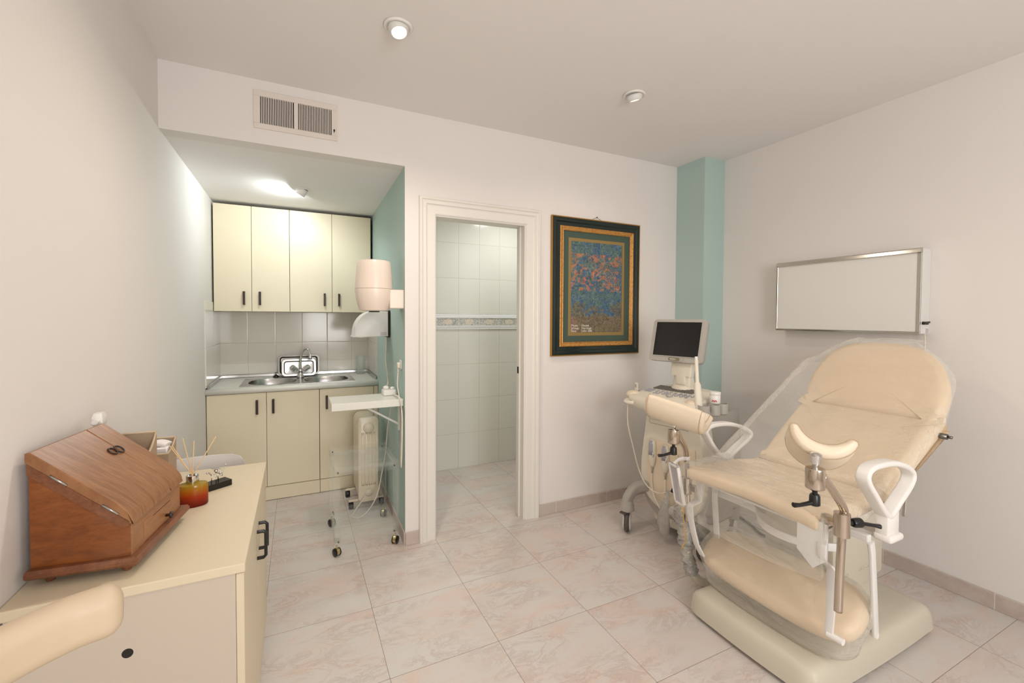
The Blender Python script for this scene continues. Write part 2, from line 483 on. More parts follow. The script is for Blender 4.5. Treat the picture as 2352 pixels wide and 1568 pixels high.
def mwat(o, x=(1, 0, 0), y=(0, 1, 0)):
    """frame with local x, y axes and z = x cross y at origin o"""
    X = Vector(x).normalized(); Y = Vector(y); Y = (Y-X*Y.dot(X)).normalized(); Z = X.cross(Y)
    return Matrix(((X.x, Y.x, Z.x, o[0]), (X.y, Y.y, Z.y, o[1]), (X.z, Y.z, Z.z, o[2]), (0, 0, 0, 1)))
def pad(outline, th, r=None, dome=.0, mw=None, bm=None, bulge=0, rings=5):
    """upholstered pad: outline in local xy, from z=0 down face to z=th, rounded edges"""
    r = r or th*.45
    O = [Vector((p[0], p[1])) for p in outline]; n = len(O)
    area = sum(O[i].x*O[(i+1) % n].y-O[(i+1) % n].x*O[i].y for i in range(n))
    sgn = 1 if area > 0 else -1
    cen = sum(O, Vector((0, 0)))/n
    def inset(d):
        res = []
        for i in range(n):
            t = (O[(i+1) % n]-O[i-1]).normalized()
            nn = Vector((-t.y, t.x))*sgn
            res.append(O[i]+nn*d)
        return res
    prof = []
    for k in range(rings+1):
        a = R(90*k/rings); prof.append((r*(1-math.sin(a)), r*(1-math.cos(a))))
    prof2 = [(d, th-z) for d, z in reversed(prof)]
    levels = prof+prof2
    R_ = []
    for d, z in levels:
        b_ = bulge*math.sin(math.pi*z/th)
        R_.append([(p.x, p.y, z) for p in inset(d-b_)])
    base = inset(r)
    for f in (.85, .62, .35, .12, .01):
        R_.append([(cen.x+(p.x-cen.x)*f, cen.y+(p.y-cen.y)*f, th+dome*(1-f*f)) for p in base])
    return loft(R_, bm=bm, mw=mw)
def text(body, size, mw, m, parent=None, name='lettering', extrude=.0006, spacing=1.0):
    c = bpy.data.curves.new(name, 'FONT'); c.body = body; c.size = size; c.extrude = extrude; c.space_line = spacing
    t = bpy.data.objects.new(name, c); col.objects.link(t)
    dg = bpy.context.evaluated_depsgraph_get()
    me = bpy.data.meshes.new_from_object(t.evaluated_get(dg))
    bpy.data.objects.remove(t); bpy.data.curves.remove(c)
    b = bmesh.new(); b.from_mesh(me); bpy.data.meshes.remove(me); b.transform(mw)
    return sub(name, b, m, parent) if parent else obj(name, b, m)

H = 2.568; HB = 2.2466; XL = -.581; XW = 2.9515; YF = -4.45; BT = 1.975

# ================================================================= setting
struct('floor', box(XL-.1, XW+.1, YF-.1, 1.9, -.06, 0), 'floor')
struct('ceiling', box(XL-.1, XW+.1, YF-.1, .10, H, H+.08), 'ceil')
struct('wall_left', box(XL-.1, XL, YF-.1, 1.9, 0, H), 'wall')
struct('wall_right', box(XW, XW+.1, YF-.1, 0.1, 0, H), 'wall')
b = box(XL, .605, 0, .10, HB, H)                       # bulkhead over the niche
b = box(.605, .745, 0, .10, 0, H, bm=b); b = box(.745, 1.377, 0, .10, 1.985, H, bm=b)
b = box(1.377, XW, 0, .10, 0, H, bm=b)
struct('wall_back', b, 'wall')
# niche side wall: teal inside, white towards the room
b = bmesh.new()
lo = [b.verts.new(p) for p in ((.572, 0, 0), (.605, 0, 0), (.665, .10, 0), (.665, 1.9, 0), (.607, 1.9, 0))]
hi = [b.verts.new((v.co.x, v.co.y, HB)) for v in lo]
for i in range(5):
    f = b.faces.new((lo[i], lo[(i+1) % 5], hi[(i+1) % 5], hi[i])); f.material_index = 1 if i == 4 else 0
b.faces.new(lo[::-1]); b.faces.new(hi)
struct('wall_niche', b, ['wall', 'teal'])
struct('wall_niche_back', box(XL, .615, 1.72, 1.82, 0, HB), 'wall')
struct('ceiling_niche', box(XL, .665, .10, 1.82, HB, HB+.06), 'ceil')
struct('wall_tiled', box(XL, .605, 1.708, 1.72, .86, 1.42), 'ktile')
struct('wall_tiled_left', box(XL, XL+.009, 1.075, 1.708, .86, 1.47), 'ktile2')
struct('wall_tiled_right', prism([(.5925, 1.13), (.600, 1.13), (.602, 1.708), (.5955, 1.708)], .86, 1.42, 'z'), 'ktile2')
# corner pillar
struct('wall_pillar', box(2.7343, XW, -.269, 0, 0, H), 'teal')
# bathroom
struct('wall_bath_back', box(.665, 2.6, 1.155, 1.25, 0, 1.255), 'btile2')
struct('wall_bath_upper', box(.665, 2.6, 1.155, 1.25, 1.401, 2.42), 'btile')
struct('trim_3', box(.665, 2.6, 1.150, 1.25, 1.293, 1.358), 'border')
b = None
for z0, z1, d in ((1.255, 1.266, .010), (1.268, 1.277, .007), (1.280, 1.292, .012), (1.359, 1.370, .012), (1.373, 1.384, .007), (1.388, 1.401, .010)):
    b = box(.665, 2.6, 1.155-d, 1.25, z0, z1, .003, 2, bm=b)
struct('trim_2', b, 'btile')
struct('wall_bath_right', box(2.55, 2.65, .10, 1.25, 0, 2.42), 'btile')
struct('ceiling_bath', box(.665, 2.6, .10, 1.25, 2.42, 2.48), 'ceil')
# behind the camera: unseen wall, with a window added to let in fill light
b = box(XL, .1, YF-.1, YF, 0, H); b = box(2.3, XW, YF-.1, YF, 0, H, bm=b)
b = box(.1, 2.3, YF-.1, YF, 0, .8, bm=b); b = box(.1, 2.3, YF-.1, YF, 2.3, H, bm=b)
struct('wall_front', b, 'wall')
b = None
for a in ((.1, .15, .8, 2.3), (2.25, 2.3, .8, 2.3), (.1, 2.3, .8, .85), (.1, 2.3, 2.25, 2.3), (1.18, 1.22, .8, 2.3)):
    b = box(a[0], a[1], YF-.07, YF-.03, a[2], a[3], bm=b)
struct('added_window_1', b, 'trim')
# baseboards
struct('baseboard_back', box(1.476, 2.734, -.012, 0, 0, .077, .002, 1), 'skx')
struct('baseboard_pier', box(.572, .664, -.012, 0, 0, .077, .002, 1), 'skx')
struct('baseboard_right', box(XW-.012, XW, YF, -.269, 0, .077, .002, 1), 'sky')
struct('baseboard_pillar', box(2.734, XW-.012, -.281, -.269, 0, .077, .002, 1), 'skx')
struct('baseboard_niche', prism([(.5635, .0), (.572, .0), (.594, 1.05), (.5865, 1.05)], 0, .077, 'z'), 'sky')
struct('baseboard_left', box(XL, XL+.01, YF, 1.06, 0, .077, .002, 1), 'sky')
# door casing and lining
prof = [(0, 0), (0, .020), (.006, .025), (.014, .025), (.020, .019), (.026, .017), (.032, .020), (.040, .020), (.046, .014), (.052, .012), (.096, .011), (.1035, .006), (.1035, 0)]
path = []
for d, p in prof:
    path.append([(.655+d, -p, 0), (.655+d, -p, 2.083-d), (1.478-d, -p, 2.083-d), (1.478-d, -p, 0)])
b = bmesh.new()
vs = [[b.verts.new(c) for c in r] for r in path]
for i in range(len(vs)):
    j = (i+1) % len(vs)
    for k in range(3): b.faces.new((vs[i][k], vs[i][k+1], vs[j][k+1], vs[j][k]))
b.faces.new([r[0] for r in vs]); b.faces.new([r[3] for r in vs][::-1])
tr = struct('trim_1', b, 'trim')
b = box(.739, .7587, -.002, .11, 0, 1.985); b = box(1.3643, 1.384, -.002, .11, 0, 1.985, bm=b); b = box(.7587, 1.3643, -.002, .11, 1.9735, 1.985, bm=b)
b = box(1.352, 1.3643, .045, .075, 0, 1.9735, .002, 1, bm=b)
struct('door_lining', b, 'trim', tr)
struct('strike_plate', box(1.3495, 1.3525, .05, .07, .985, 1.03, .001, 1), 'dark', tr)

# ================================================================= ceiling fittings
def spot(x, y, lit, label, tilt):
    t = thing('ceiling_spotlight', (x, y, H), label, 'spotlight', None)
    part('bezel', lathe([(.046, -.006), (.050, -.009), (.056, -.008), (.061, -.001), (.046, -.0005)], (x, y, H), n=40), 'white', t, True)
    ax = Vector(tilt).normalized()
    c = Vector((x, y, H-.004))
    b = lathe([(.044, -.002), (.042, .010), (.036, .024), (.0335, .028), (.031, .028), (.029, .018)], c, ax, 36)
    part('eyeball', b, 'whitem', t, True)
    part('lamp', lathe([(.0305, .0215), (.022, .0235), (.001, .0245)], c, ax, 28), lit, t, True)
    return t
spot(.385, -.735, 'spotglow', 'lit swivel spotlight in the ceiling glowing bright, nearer the air vent', (.10, -.28, -1))
spot(1.645, -.735, 'spotdim', 'swivel spotlight in the ceiling facing away, nearer the teal pillar', (.28, .10, -1))
spot(.385, -2.95, 'spotglow', 'lit ceiling spotlight at the near end of the room, on the sideboard side', (0, 0, -1))
spot(1.645, -2.95, 'spotdim', 'ceiling spotlight at the near end of the room, on the examination chair side', (0, 0, -1))
t = thing('niche_light', (.04, .80, HB), 'small white round lamp under the kitchenette ceiling above the wall cupboards', 'lamp')
part('rim', lathe([(.045, 0), (.046, -.004), (.034, -.006), (.033, -.002)], (.04, .80, HB), n=32), 'white', t, True)
ax = Vector((-.60, .25, -1)).normalized()
part('housing', lathe([(.033, -.01), (.034, .012), (.033, .040), (.031, .041), (.028, .026)], (.04, .80, HB-.004), ax, 28), 'white', t, True)
part('lamp', lathe([(.0285, .025), (.012, .028), (.001, .0285)], (.04, .80, HB-.004), ax, 24), 'puckglow', t, True)

# air vent
t = thing('air_vent', (.006, 0, 2.42), 'white painted air vent with vertical slots, set high in the bulkhead', 'vent')
x0, x1, z0, z1 = -.192, .204, 2.322, 2.515
sx0, sx1, sz0, sz1 = -.165, .175, 2.349, 2.485
b = box(x0, x1, -.008, 0, z0, sz0, .0015, 1); b = box(x0, x1, -.008, 0, sz1, z1, .0015, 1, bm=b)
b = box(x0, sx0, -.0075, 0, sz0, sz1, bm=b); b = box(sx1, x1, -.0075, 0, sz0, sz1, bm=b)
part('frame', b, 'punch', t)
part('opening', box(sx0, sx1, -.0012, 0, sz0, sz1), 'dark', t)
b = None
for half in (0, 1):
    for k in range(21):
        xx = sx0+half*.175+k*.0079
        if half == 0 and k == 20: b = box(xx-.0005, sx0+.1755, -.0078, -.001, sz0, sz1, bm=b); continue
        b = box(xx-.0018, xx+.0022, -.0072, -.001, sz0, sz1, bm=b)
part('slats', b, 'punch', t)
b = box(.185, .192, -.014, -.0075, 2.375, 2.381, .001, 1); b = prism([(.184, 2.378), (.193, 2.378), (.1885, 2.362)], -.013, -.008, 'y', bm=b)
part('lever', b, 'dark', t)

# ================================================================= kitchenette
def bar_handle(x, zc, y, par, h=.105):
    b = box(x-.008, x+.008, y-.024, y-.014, zc-h/2, zc+h/2, .003, 2)
    b = box(x-.007, x+.007, y-.018, y, zc-h/2, zc-h/2+.012, .001, 1, bm=b)
    b = box(x-.007, x+.007, y-.018, y, zc+h/2-.012, zc+h/2, .001, 1, bm=b)
    sub('handle', b, 'brown', par)
YU = 1.39
def wall_unit(x0, x1, xm, hs, label):
    t = thing('wall_cabinet', ((x0+x1)/2, 1.70, 1.403), label, 'cabinet')
    part('body', box(x0+.001, x1-.001, YU+.019, 1.707, 1.405, 2.216), 'edge', t)
    for a, c, hx in ((x0, xm, hs[0]), (xm, x1, hs[1])):
        d = part('door', box(a+.0015, c-.0015, YU, YU+.018, 1.403, 2.222, .0012, 1), 'lam', t)
        bar_handle(hx, 1.506, YU, d)
wall_unit(XL+.011, -.052, -.318, (-.37, -.262), 'cream two-door wall cupboard on the left, against the white side wall')
wall_unit(-.0515, .580, .266, (.208, .320), 'cream two-door wall cupboard on the right, partly behind the towel dispenser')
YB = 1.09
def base_unit(x0, x1, doors, label, filler=None):
    t = thing('base_cabinet', ((x0+x1)/2, 1.4, 0), label, 'cabinet')
    part('body', box(x0+.001, x1-.001, YB+.019, 1.60, .10, .66), 'edge', t)
    part('toe_kick', box(x0+.001, x1-.001, YB-.012, YB+.018, .004, .098), 'lam', t)
    for a, c, hx in doors:
        d = part('door', box(a+.0015, c-.0015, YB, YB+.018, .102, .803, .0012, 1), 'lam', t)
        bar_handle(hx, .70, YB, d)
    if filler: part('filler_strip', box(filler[0], filler[1], YB+.002, YB+.018, .102, .803), 'lam', t)
base_unit(XL+.003, .151, ((XL+.003, -.208, -.268), (-.208, .151, -.163)), 'cream base cupboard with two doors under the sink, left of the heater')
base_unit(.152, .592, ((.152, .556, .203),), 'cream single-door base cupboard behind the oil heater', (.5575, .590))
b = BM()
ct = thing('countertop', (0, 1.38, .80), 'grey-white laminate worktop with metal-edged upstands holding the double sink', 'worktop')
# slab with a cut-out for the sink
sx0, sx1, sy0, sy1 = -.36, .395, 1.14, 1.54
b = box(XL+.001, sx0, 1.085, 1.707, .806, .848)
b = box(sx1, .593, 1.085, 1.707, .806, .848, bm=b)
b = box(sx0, sx1, 1.085, sy0, .806, .848, bm=b); b = box(sx0, sx1, sy1, 1.707, .806, .848, bm=b)
part('slab', b, 'ctop', ct)
part('front_edge', sweep([(XL+.001, 1.085, .827), (.592, 1.085, .827)], circ(.021, 16)), 'ctop', ct, True)
b = prism([(1.690, .848), (1.707, .848), (1.707, .875), (1.700, .877), (1.696, .872), (1.694, .853)], XL+.02, .58, 'x')
part('upstand', b, 'steel', ct)
part('upstand', box(XL+.010, XL+.022, 1.09, 1.69, .848, .874, .002, 1), 'steel', ct)
part('upstand', box(.575, .588, 1.14, 1.69, .848, .874, .002, 1), 'steel', ct)

# sink
t = thing('sink', (.02, 1.34, .80), 'stainless steel double-bowl sink set in the worktop', 'sink')
def ell(cx, cy, rx, ry, z, n=40, p=2.6):
    out = []
    for i in range(n):
        a = 2*math.pi*i/n; c, s = math.cos(a), math.sin(a)
        out.append((cx+rx*abs(c)**(2/p)*(1 if c > 0 else -1), cy+ry*abs(s)**(2/p)*(1 if s > 0 else -1), z))
    return out
def bowl(cx, cy, rx, ry):
    rings = [ell(cx, cy, rx*1.0, ry*1.0, .8515), ell(cx, cy, rx*.985, ry*.98, .846), ell(cx, cy, rx*.95, ry*.94, .80), ell(cx, cy, rx*.90, ry*.88, .72), ell(cx, cy, rx*.80, ry*.78, .70), ell(cx, cy, rx*.3, ry*.3, .697)]
    return loft(rings, capA=False)
# deck plate with two openings: radial quads from bowls to a rectangle each
def deck(x0, x1, y0, y1, cx, cy, rx, ry, z=.8515):
    n = 40; inner = ell(cx, cy, rx, ry, z, n); outer = []
    for i in range(n):
        a = 2*math.pi*i/n; c, s = math.cos(a), math.sin(a)
        k = min(((x1-cx) if c > 0 else (cx-x0))/max(abs(c), 1e-6), ((y1-cy) if s > 0 else (cy-y0))/max(abs(s), 1e-6))
        outer.append((cx+c*k, cy+s*k, z))
    # snap nearest to corners
    for X, Y in ((x0, y0), (x0, y1), (x1, y0), (x1, y1)):
        j = min(range(n), key=lambda i: (outer[i][0]-X)**2+(outer[i][1]-Y)**2); outer[j] = (X, Y, z)
    low = [(p[0], p[1], z-.003) for p in outer]
    return loft([inner, outer, low], capA=False, capB=False)
b = deck(-.385, .02, 1.125, 1.575, -.175, 1.335, .168, .178); b = join(b, deck(.02, .42, 1.125, 1.575, .215, 1.335, .168, .178))
part('deck', b, 'steel', t)
part('bowl', bowl(-.175, 1.335, .168, .178), 'steel', t, True)
part('bowl', bowl(.215, 1.335, .168, .178), 'steel', t, True)
part('drain', lathe([(.001, .004), (.03, .004), (.034, .0), (.034, -.002)], (-.175, 1.335, .699), n=24), 'dsteel', t, True)
part('drain', lathe([(.001, .004), (.03, .004), (.034, .0), (.034, -.002)], (.215, 1.335, .699), n=24), 'dsteel', t, True)
# faucet
fx, fy = .022, 1.50
t = thing('faucet', (fx, fy, .852), 'chrome two-handle mixer tap with swan neck at the back of the sink', 'tap')
part('base', lathe([(.030, 0), (.028, .012), (.018, .03), (.02, .05), (.024, .062), (.015, .075), (.001, .078)], (fx, fy, .8525), n=28), 'chrome', t, True)
for s in (-1, 1):
    a = Vector((fx+s*.015, fy-.01, .905)); d = Vector((s*.8, -.25, .62)).normalized()
    part('tap_handle', lathe([(.010, 0), (.012, .015), (.020, .022), (.022, .065), (.016, .07), (.001, .071)], a, d, 8), 'chrome', t)
pts = sm([(fx, fy, .92), (fx+.002, fy, .99), (fx+.008, fy-.005, 1.04), (fx+.03, fy-.02, 1.085), (fx+.055, fy-.035, 1.092), (fx+.072, fy-.05, 1.06), (fx+.075, fy-.055, 1.03)], 6)
part('spout', tube(pts, .0085, 14), 'chrome', t, True)
part('aerator', cyl((fx+.075, fy-.055, 1.035), (fx+.075, fy-.055, 1.005), .0135, 18), 'chrome', t, True)
# nested trays leaning on the upstand
def tray(name, cx, yb, zb, w, h, dpt, rim, mats, label, lean):
    t = thing(name, (cx, yb, zb), label, 'tray')
    mw = Matrix.Translation((cx, yb, zb)) @ Matrix.Rotation(R(90-lean), 4, 'X')
    # local: x width, y up the face, z towards the viewer (open side)
    def ring(iw, z, r): return [(p[0], p[1]+h/2, z) for p in rrect(w-2*iw, h-2*iw, r, 6)]
    b = loft([ring(0, dpt-.003, .03), ring(0, dpt, .03), ring(rim, dpt, .024), ring(rim+.008, .004, .018), ring(rim+.03, .002, .012)], capA=False, mw=mw)
    b = join(b, loft([ring(0, dpt-.003, .03), ring(rim-.003, dpt-.004, .024), ring(rim+.005, 0, .018)], capA=False, mw=mw))
    part('pan', b, mats, t, 'auto')
tray('steel_tray', .012, 1.665, .8535, .322, .172, .045, .012, 'dsteel', 'larger stainless tray leaning on the tiles behind the tap', 8)
tray('steel_dish', .012, 1.603, .8535, .262, .142, .038, .014, 'steel', 'smaller stainless tray standing inside the larger one behind the tap', 8)
t = thing('sink_plug', (-.165, 1.62, .8485), 'small black rubber sink plug lying on the worktop left of the trays', 'plug')
part('cap', lathe([(.024, 0), (.024, .006), (.016, .014), (.006, .022), (.001, .024)], (-.165, 1.625, .8485), n=24), 'black', t, True)
part('finger_ring', tube(sm([(-.165, 1.625, .870), (-.158, 1.625, .880), (-.165, 1.625, .889), (-.172, 1.625, .880)], 5, True), .0022, 6, True), 'black', t, True)
# glass
tag(obj('drinking_glass', lathe([(.001, .004), (.034, .004), (.037, .16), (.0395, .165), (.040, .163), (.0375, .02), (.0355, 0), (.001, 0)], (.52, 1.60, .8486), n=32), 'glass', None, True), 'empty clear drinking glass at the right end of the worktop', 'glass')

# towel roll dispenser
t = thing('towel_dispenser', (.415, .10, 1.40), 'round cream paper towel dispenser on the teal wall beside the cupboards', 'dispenser')
cx, cy = .412, .10
part('lower_shell', lathe([(.001, 1.398), (.070, 1.398), (.083, 1.402), (.092, 1.425), (.104, 1.475), (.1085, 1.515), (.1085, 1.5275)], (cx, cy, 0), n=48), 'disp', t, 'auto')
part('upper_cover', lathe([(.1085, 1.529), (.1065, 1.56), (.103, 1.63), (.098, 1.68), (.092, 1.692), (.07, 1.697), (.001, 1.698)], (cx, cy, 0), n=48), 'disp', t, 'auto')
part('outlet_ring', lathe([(.030, 1.3975), (.032, 1.392), (.022, 1.392), (.020, 1.3975)], (cx, cy, 0), n=24), 'dark', t, True)
part('wall_bracket', box(.49, .5745, .03, .15, 1.413, 1.525, .006, 2), 'disp', t)
# hand dryer
t = thing('hand_dryer', (.57, .55, 1.23), 'white hand dryer with a curved hood under the towel dispenser', 'hand dryer')
outl = [(.568, 1.402), (.470, 1.404)]
for k in range(9):
    outl.append((.47-.125*math.sin(R(k*11.25)), 1.404-.165*(1-math.cos(R(k*11.25)))))
outl += [(.338, 1.226), (.39, 1.222), (.44, 1.226), (.568, 1.230)]
part('hood', prism(outl, .502, .70, 'y', .008, seg=3), 'white', t, 'auto')
part('wall_plate', box(.568, .5775, .496, .706, 1.222, 1.41, .002, 1), 'dark', t)
b = None
for k in range(5): b = box(.515, .555, .4995, .5025, 1.238+k*.005, 1.2395+k*.005, bm=b)
part('rating_label', b, 'cardg', t)
# shelf with bracket
t = thing('wall_shelf', (.57, .2, .83), 'white melamine shelf board sticking out from the teal wall', 'shelf')
part('board', box(.170, .5715, .045, .30, .828, .870, .002, 1), 'ctop', t)
part('bracket', join(box(.560, .5735, .14, .155, .66, .828, .001, 1), tube([(.36, .147, .824), (.563, .147, .70)], .0065, 8)), 'white', t)
# plug adaptor on the shelf and cords
t = thing('plug_adaptor', (.53, .24, .87), 'white multi-plug block on the wall end of the shelf', 'adaptor')
part('body', box(.480, .560, .190, .270, .8702, .906, .008, 2), 'white', t)
part('plug', lathe([(.019, 0), (.017, .016), (.010, .02)], (.505, .245, .906), n=18), 'white', t, True)
part('plug', lathe([(.015, 0), (.014, .012), (.008, .016)], (.540, .222, .906), n=18), 'white', t, True)
tag(obj('dryer_cord', tube(sm([(.556, .52, 1.226), (.552, .51, 1.14), (.545, .49, 1.08), (.550, .48, 1.02), (.548, .42, .95), (.525, .30, .925), (.505, .247, .925)], 8), .0035, 8), 'cord', None, True), 'thin white cord hanging from the hand dryer to the plug block', 'cord')
t = thing('wall_socket', (.57, .115, 1.07), 'white plug hanging in a socket on the teal wall above the shelf', 'plug')
part('plate', box(.566, .5735, .09, .135, 1.045, 1.10, .003, 2), 'white', t)
part('plug', join(box(.548, .566, .098, .126, 1.05, 1.085, .005, 2), cyl((.555, .112, 1.052), (.555, .112, 1.022), .0055, 10)), 'cord', t, True)
tag(obj('extension_cord', tube(sm([(.555, .112, 1.03), (.550, .11, .95), (.556, .09, .88), (.560, .03, .80), (.558, .010, .70), (.556, .012, .58), (.555, .02, .50), (.556, .035, .462), (.558, .055, .50), (.560, .05, .62), (.559, .038, .76), (.555, .03, .84), (.545, .06, .885), (.54, .16, .880), (.5585, .185, .885)], 7), .0038, 8), 'cord', None, True), 'long white extension cord looping down the teal wall past the shelf', 'cord')
# oil heater
t = thing('oil_heater', (.42, .8, 0), 'ivory oil-filled radiator on casters beside the base cupboards', 'heater')
xa, xb = .380, .517
for k in range(1, 6):
    y = .610+k*.055; o_ = rrect(xb-xa, .575, .045, 5)
    part('fin', prism([((xa+xb)/2+p[0], .355+p[1]) for p in o_], y, y+.024, 'y', .008, seg=2), 'rad', t, 'auto')
y = .612
front = prism([((xa+xb)/2+p[0], .355+p[1]) for p in rrect(xb-xa, .60, .03, 5)], y, y+.032, 'y', .006, seg=2)
fr = part('front_cover', front, 'rad', t, 'auto')
b = None
for xx in (.410, .435, .460, .485):
    b = tube(sm([(xx-.008, y-.001, .20), (xx-.008, y-.001, .52), (xx, y-.001, .535), (xx+.008, y-.001, .52), (xx+.008, y-.001, .20), (xx, y-.001, .185)], 3, True), .0022, 6, True, bm=b)
sub('rib', b, 'rad', fr, True)
part('thermostat_knob', lathe([(.034, 0), (.036, -.012), (.030, -.020), (.001, -.022)], (.448, y+.001, .583), (0, 1, 0), 28), 'rad', t, True)
part('cable_box', lathe([(.028, 0), (.028, -.008), (.001, -.010)], (.448, y+.001, .12), (0, 1, 0), 24), 'rad', t, True)
for yy in (.67, .90):
    part('caster_rail', box(.32, .56, yy-.012, yy+.012, .050, .062, .003, 1), 'rad', t)
    for xx in (.335, .545):
        b = lathe([(.001, -.016), (.020, -.016), (.024, -.010), (.024, .010), (.020, .016), (.001, .016)], (xx, yy, .0245), (1, 0, .0), 24)
        b = join(b, cyl((xx, yy, .03), (xx, yy, .052), .006, 10))
        part('caster', b, 'black', t, 'auto')
tag(obj('heater_cord', tube(sm([(.555, .30, .86), (.552, .34, .76), (.545, .42, .60), (.540, .46, .45), (.520, .50, .28), (.49, .50, .14), (.44, .50, .05), (.38, .492, .006), (.33, .51, .006), (.34, .57, .006), (.42, .592, .10)], 8), .0038, 8), 'cord', None, True), 'white cord running from the shelf down behind the clear trolley to the heater', 'cord')
# acrylic trolley
t = thing('acrylic_trolley', (.36, .25, 0), 'clear acrylic two-tier trolley on brass-capped casters in front of the heater', 'trolley')
X0, X1, Y0, Y1 = .182, .535, .035, .462
def panel(name, bm_): return part(name, bm_, 'acryl', t)
panel('top_shelf', box(X0+.004, X1-.004, Y0+.004, Y1-.004, .476, .482))
panel('bottom_shelf', box(X0+.004, X1-.004, Y0+.004, Y1-.004, .076, .082))
for z0, z1 in ((.455, .505), (.066, .11)):
    for (a, c, d, e) in ((X0, X1, Y0, Y0+.004), (X0, X1, Y1-.004, Y1)):
        part('rail', box(a, c, d, e, z0, z1, .001, 1), 'acryl', t)
    for xx in (X0, X1-.004): part('rail', box(xx, xx+.004, Y0+.004, Y1-.004, z0, z1, .001, 1), 'acryl', t)
for xx, yy in ((X0, Y0), (X1, Y0), (X0, Y1), (X1, Y1)):
    sx = 1 if xx == X0 else -1; sy = 1 if yy == Y0 else -1
    b = box(*(sorted((xx-sx*.006, xx+sx*.030))), *(sorted((yy-sy*.006, yy-sy*.001))), .055, .515, .0008, 1)
    b = box(*(sorted((xx-sx*.006, xx-sx*.001))), *(sorted((yy-sy*.006, yy+sy*.030))), .055, .515, .0008, 1, bm=b)
    part('corner_post', b, 'acryl', t)
    for zz in (.48, .085): part('bolt', cyl((xx+sx*.020, yy-sy*.009, zz), (xx+sx*.020, yy+sy*.006, zz), .004, 10), 'dsteel', t, True)
    cxx = xx+sx*.012; cyy = yy+sy*.012
    a = .5 if sx > 0 else -.6
    dv = Vector((math.cos(a), math.sin(a), 0))
    c0 = Vector((cxx, cyy, .0235))
    b = None
    for s in (-1, 1): b = lathe([(.001, -.005), (.018, -.005), (.0225, -.002), (.0225, .003), (.018, .005), (.001, .005)], c0+dv*s*.0125, dv, 22, bm=b)
    w_ = part('caster', b, 'black', t, 'auto')
    b = lathe([(.0185, -.0085), (.0215, -.0085), (.0215, .0085), (.0185, .0085)], c0+Vector((0, 0, .003)), dv, 22)
    b = join(b, cyl(c0+Vector((0, 0, .018)), c0+Vector((0, 0, .040)), .005, 10))
    sub('caster_hood', b, 'brass', w_, 'auto')
# ================================================================= framed print on the back wall
t = thing('framed_picture', (1.95, 0, 1.58), 'framed print with dark green and gold frame hanging between the doorway and the pillar', 'picture')
fx0, fx1, fz0, fz1 = 1.566, 2.343, 1.098, 2.067
def ringframe(steps, m, name):
    """steps: (inset, y) profile from outside in"""
    rows = [[(fx0+d, y, fz0+d), (fx1-d, y, fz0+d), (fx1-d, y, fz1-d), (fx0+d, y, fz1-d)] for d, y in steps]
    b = bmesh.new(); vs = [[b.verts.new(p) for p in r] for r in rows]
    for a, c in zip(vs, vs[1:]):
        for k in range(4): b.faces.new((a[k], a[(k+1) % 4], c[(k+1) % 4], c[k]))
    return part(name, b, m, t)
ringframe([(0, -.001), (0, -.020), (.003, -.023), (.007, -.021)], 'goldl', 'gilt_edge')
ringframe([(.007, -.021), (.012, -.027), (.022, -.029), (.034, -.027), (.042, -.020), (.062, -.018), (.064, -.020)], 'green', 'outer_frame')
ringframe([(.064, -.020), (.066, -.024), (.070, -.026), (.088, -.019), (.092, -.021), (.096, -.018), (.096, -.010)], 'gilt', 'inner_frame')
ringframe([(.096, -.011), (.140, -.011), (.140, -.009)], 'matg', 'mount')
ringframe([(.140, -.0095), (.163, -.0095), (.163, -.008)], 'mato', 'fillet')
p = part('print', box(fx0+.160, fx1-.160, -.0075, -.002, fz0+.160, fz1-.160), 'art', t)
M['ink'] = mat('pale_print_ink', (232, 226, 214), .6)
tm = lambda x, z: mwat((x, -.0079, z), (1, 0, 0), (0, 0, 1))
text("Mus\u00e9e\nd'Orsay\nParis", .020, tm(1.738, 1.304), 'ink', p, 'print_lettering', .0003, 1.0)
text("Vincent\nVan Gogh\n1853-1890", .020, tm(1.828, 1.304), 'ink', p, 'print_lettering', .0003, 1.0)
text("Mus\u00e9e d'Orsay", .018, tm(1.738, 1.872), 'matg', p, 'print_lettering', .0003)
for x_ in (1.7335, 1.8235): sub('print_rule', box(x_, x_+.001, -.0080, -.0075, 1.26, 1.318), 'ink', p)
part('hanging_wire', tube([(1.90, -.006, 2.066), (1.951, -.004, 2.090), (2.0, -.006, 2.066)], .0012, 5), 'dsteel', t)
part('nail', cyl((1.951, .0, 2.088), (1.951, -.010, 2.091), .0035, 10), 'dsteel', t)

# ================================================================= light box on the right wall
t = thing('light_box', (2.95, -1.13, 1.5), 'switched-off X-ray light box with metal rim on the right wall above the chair', 'light box')
lx = 2.852
part('casing', box(lx+.006, XW, -1.508, -.757, 1.290, 1.728, .003, 2), 'whitem', t)
part('panel', box(lx, lx+.006, -1.492, -.762, 1.300, 1.705, .001, 1), mat('opal_panel', (232, 230, 224), .35), t)
M['sclip'] = mat('polished_rim', (196, 192, 182), .18, 1)
part('top_clip', prism([(lx-.014, 1.706), (lx-.010, 1.722), (lx+.004, 1.730), (lx+.010, 1.730), (lx+.010, 1.703), (lx-.006, 1.703)], -1.508, -.757, 'y'), 'sclip', t)
b = box(lx-.003, lx+.007, -1.508, -.757, 1.290, 1.299, .001, 1)
part('rim', b, 'sclip', t)
part('rim', box(lx-.003, lx+.007, -1.5085, -1.492, 1.299, 1.703, .001, 1), 'sclip', t)
part('rim', box(lx-.003, lx+.007, -.765, -.757, 1.299, 1.703, .001, 1), 'sclip', t)
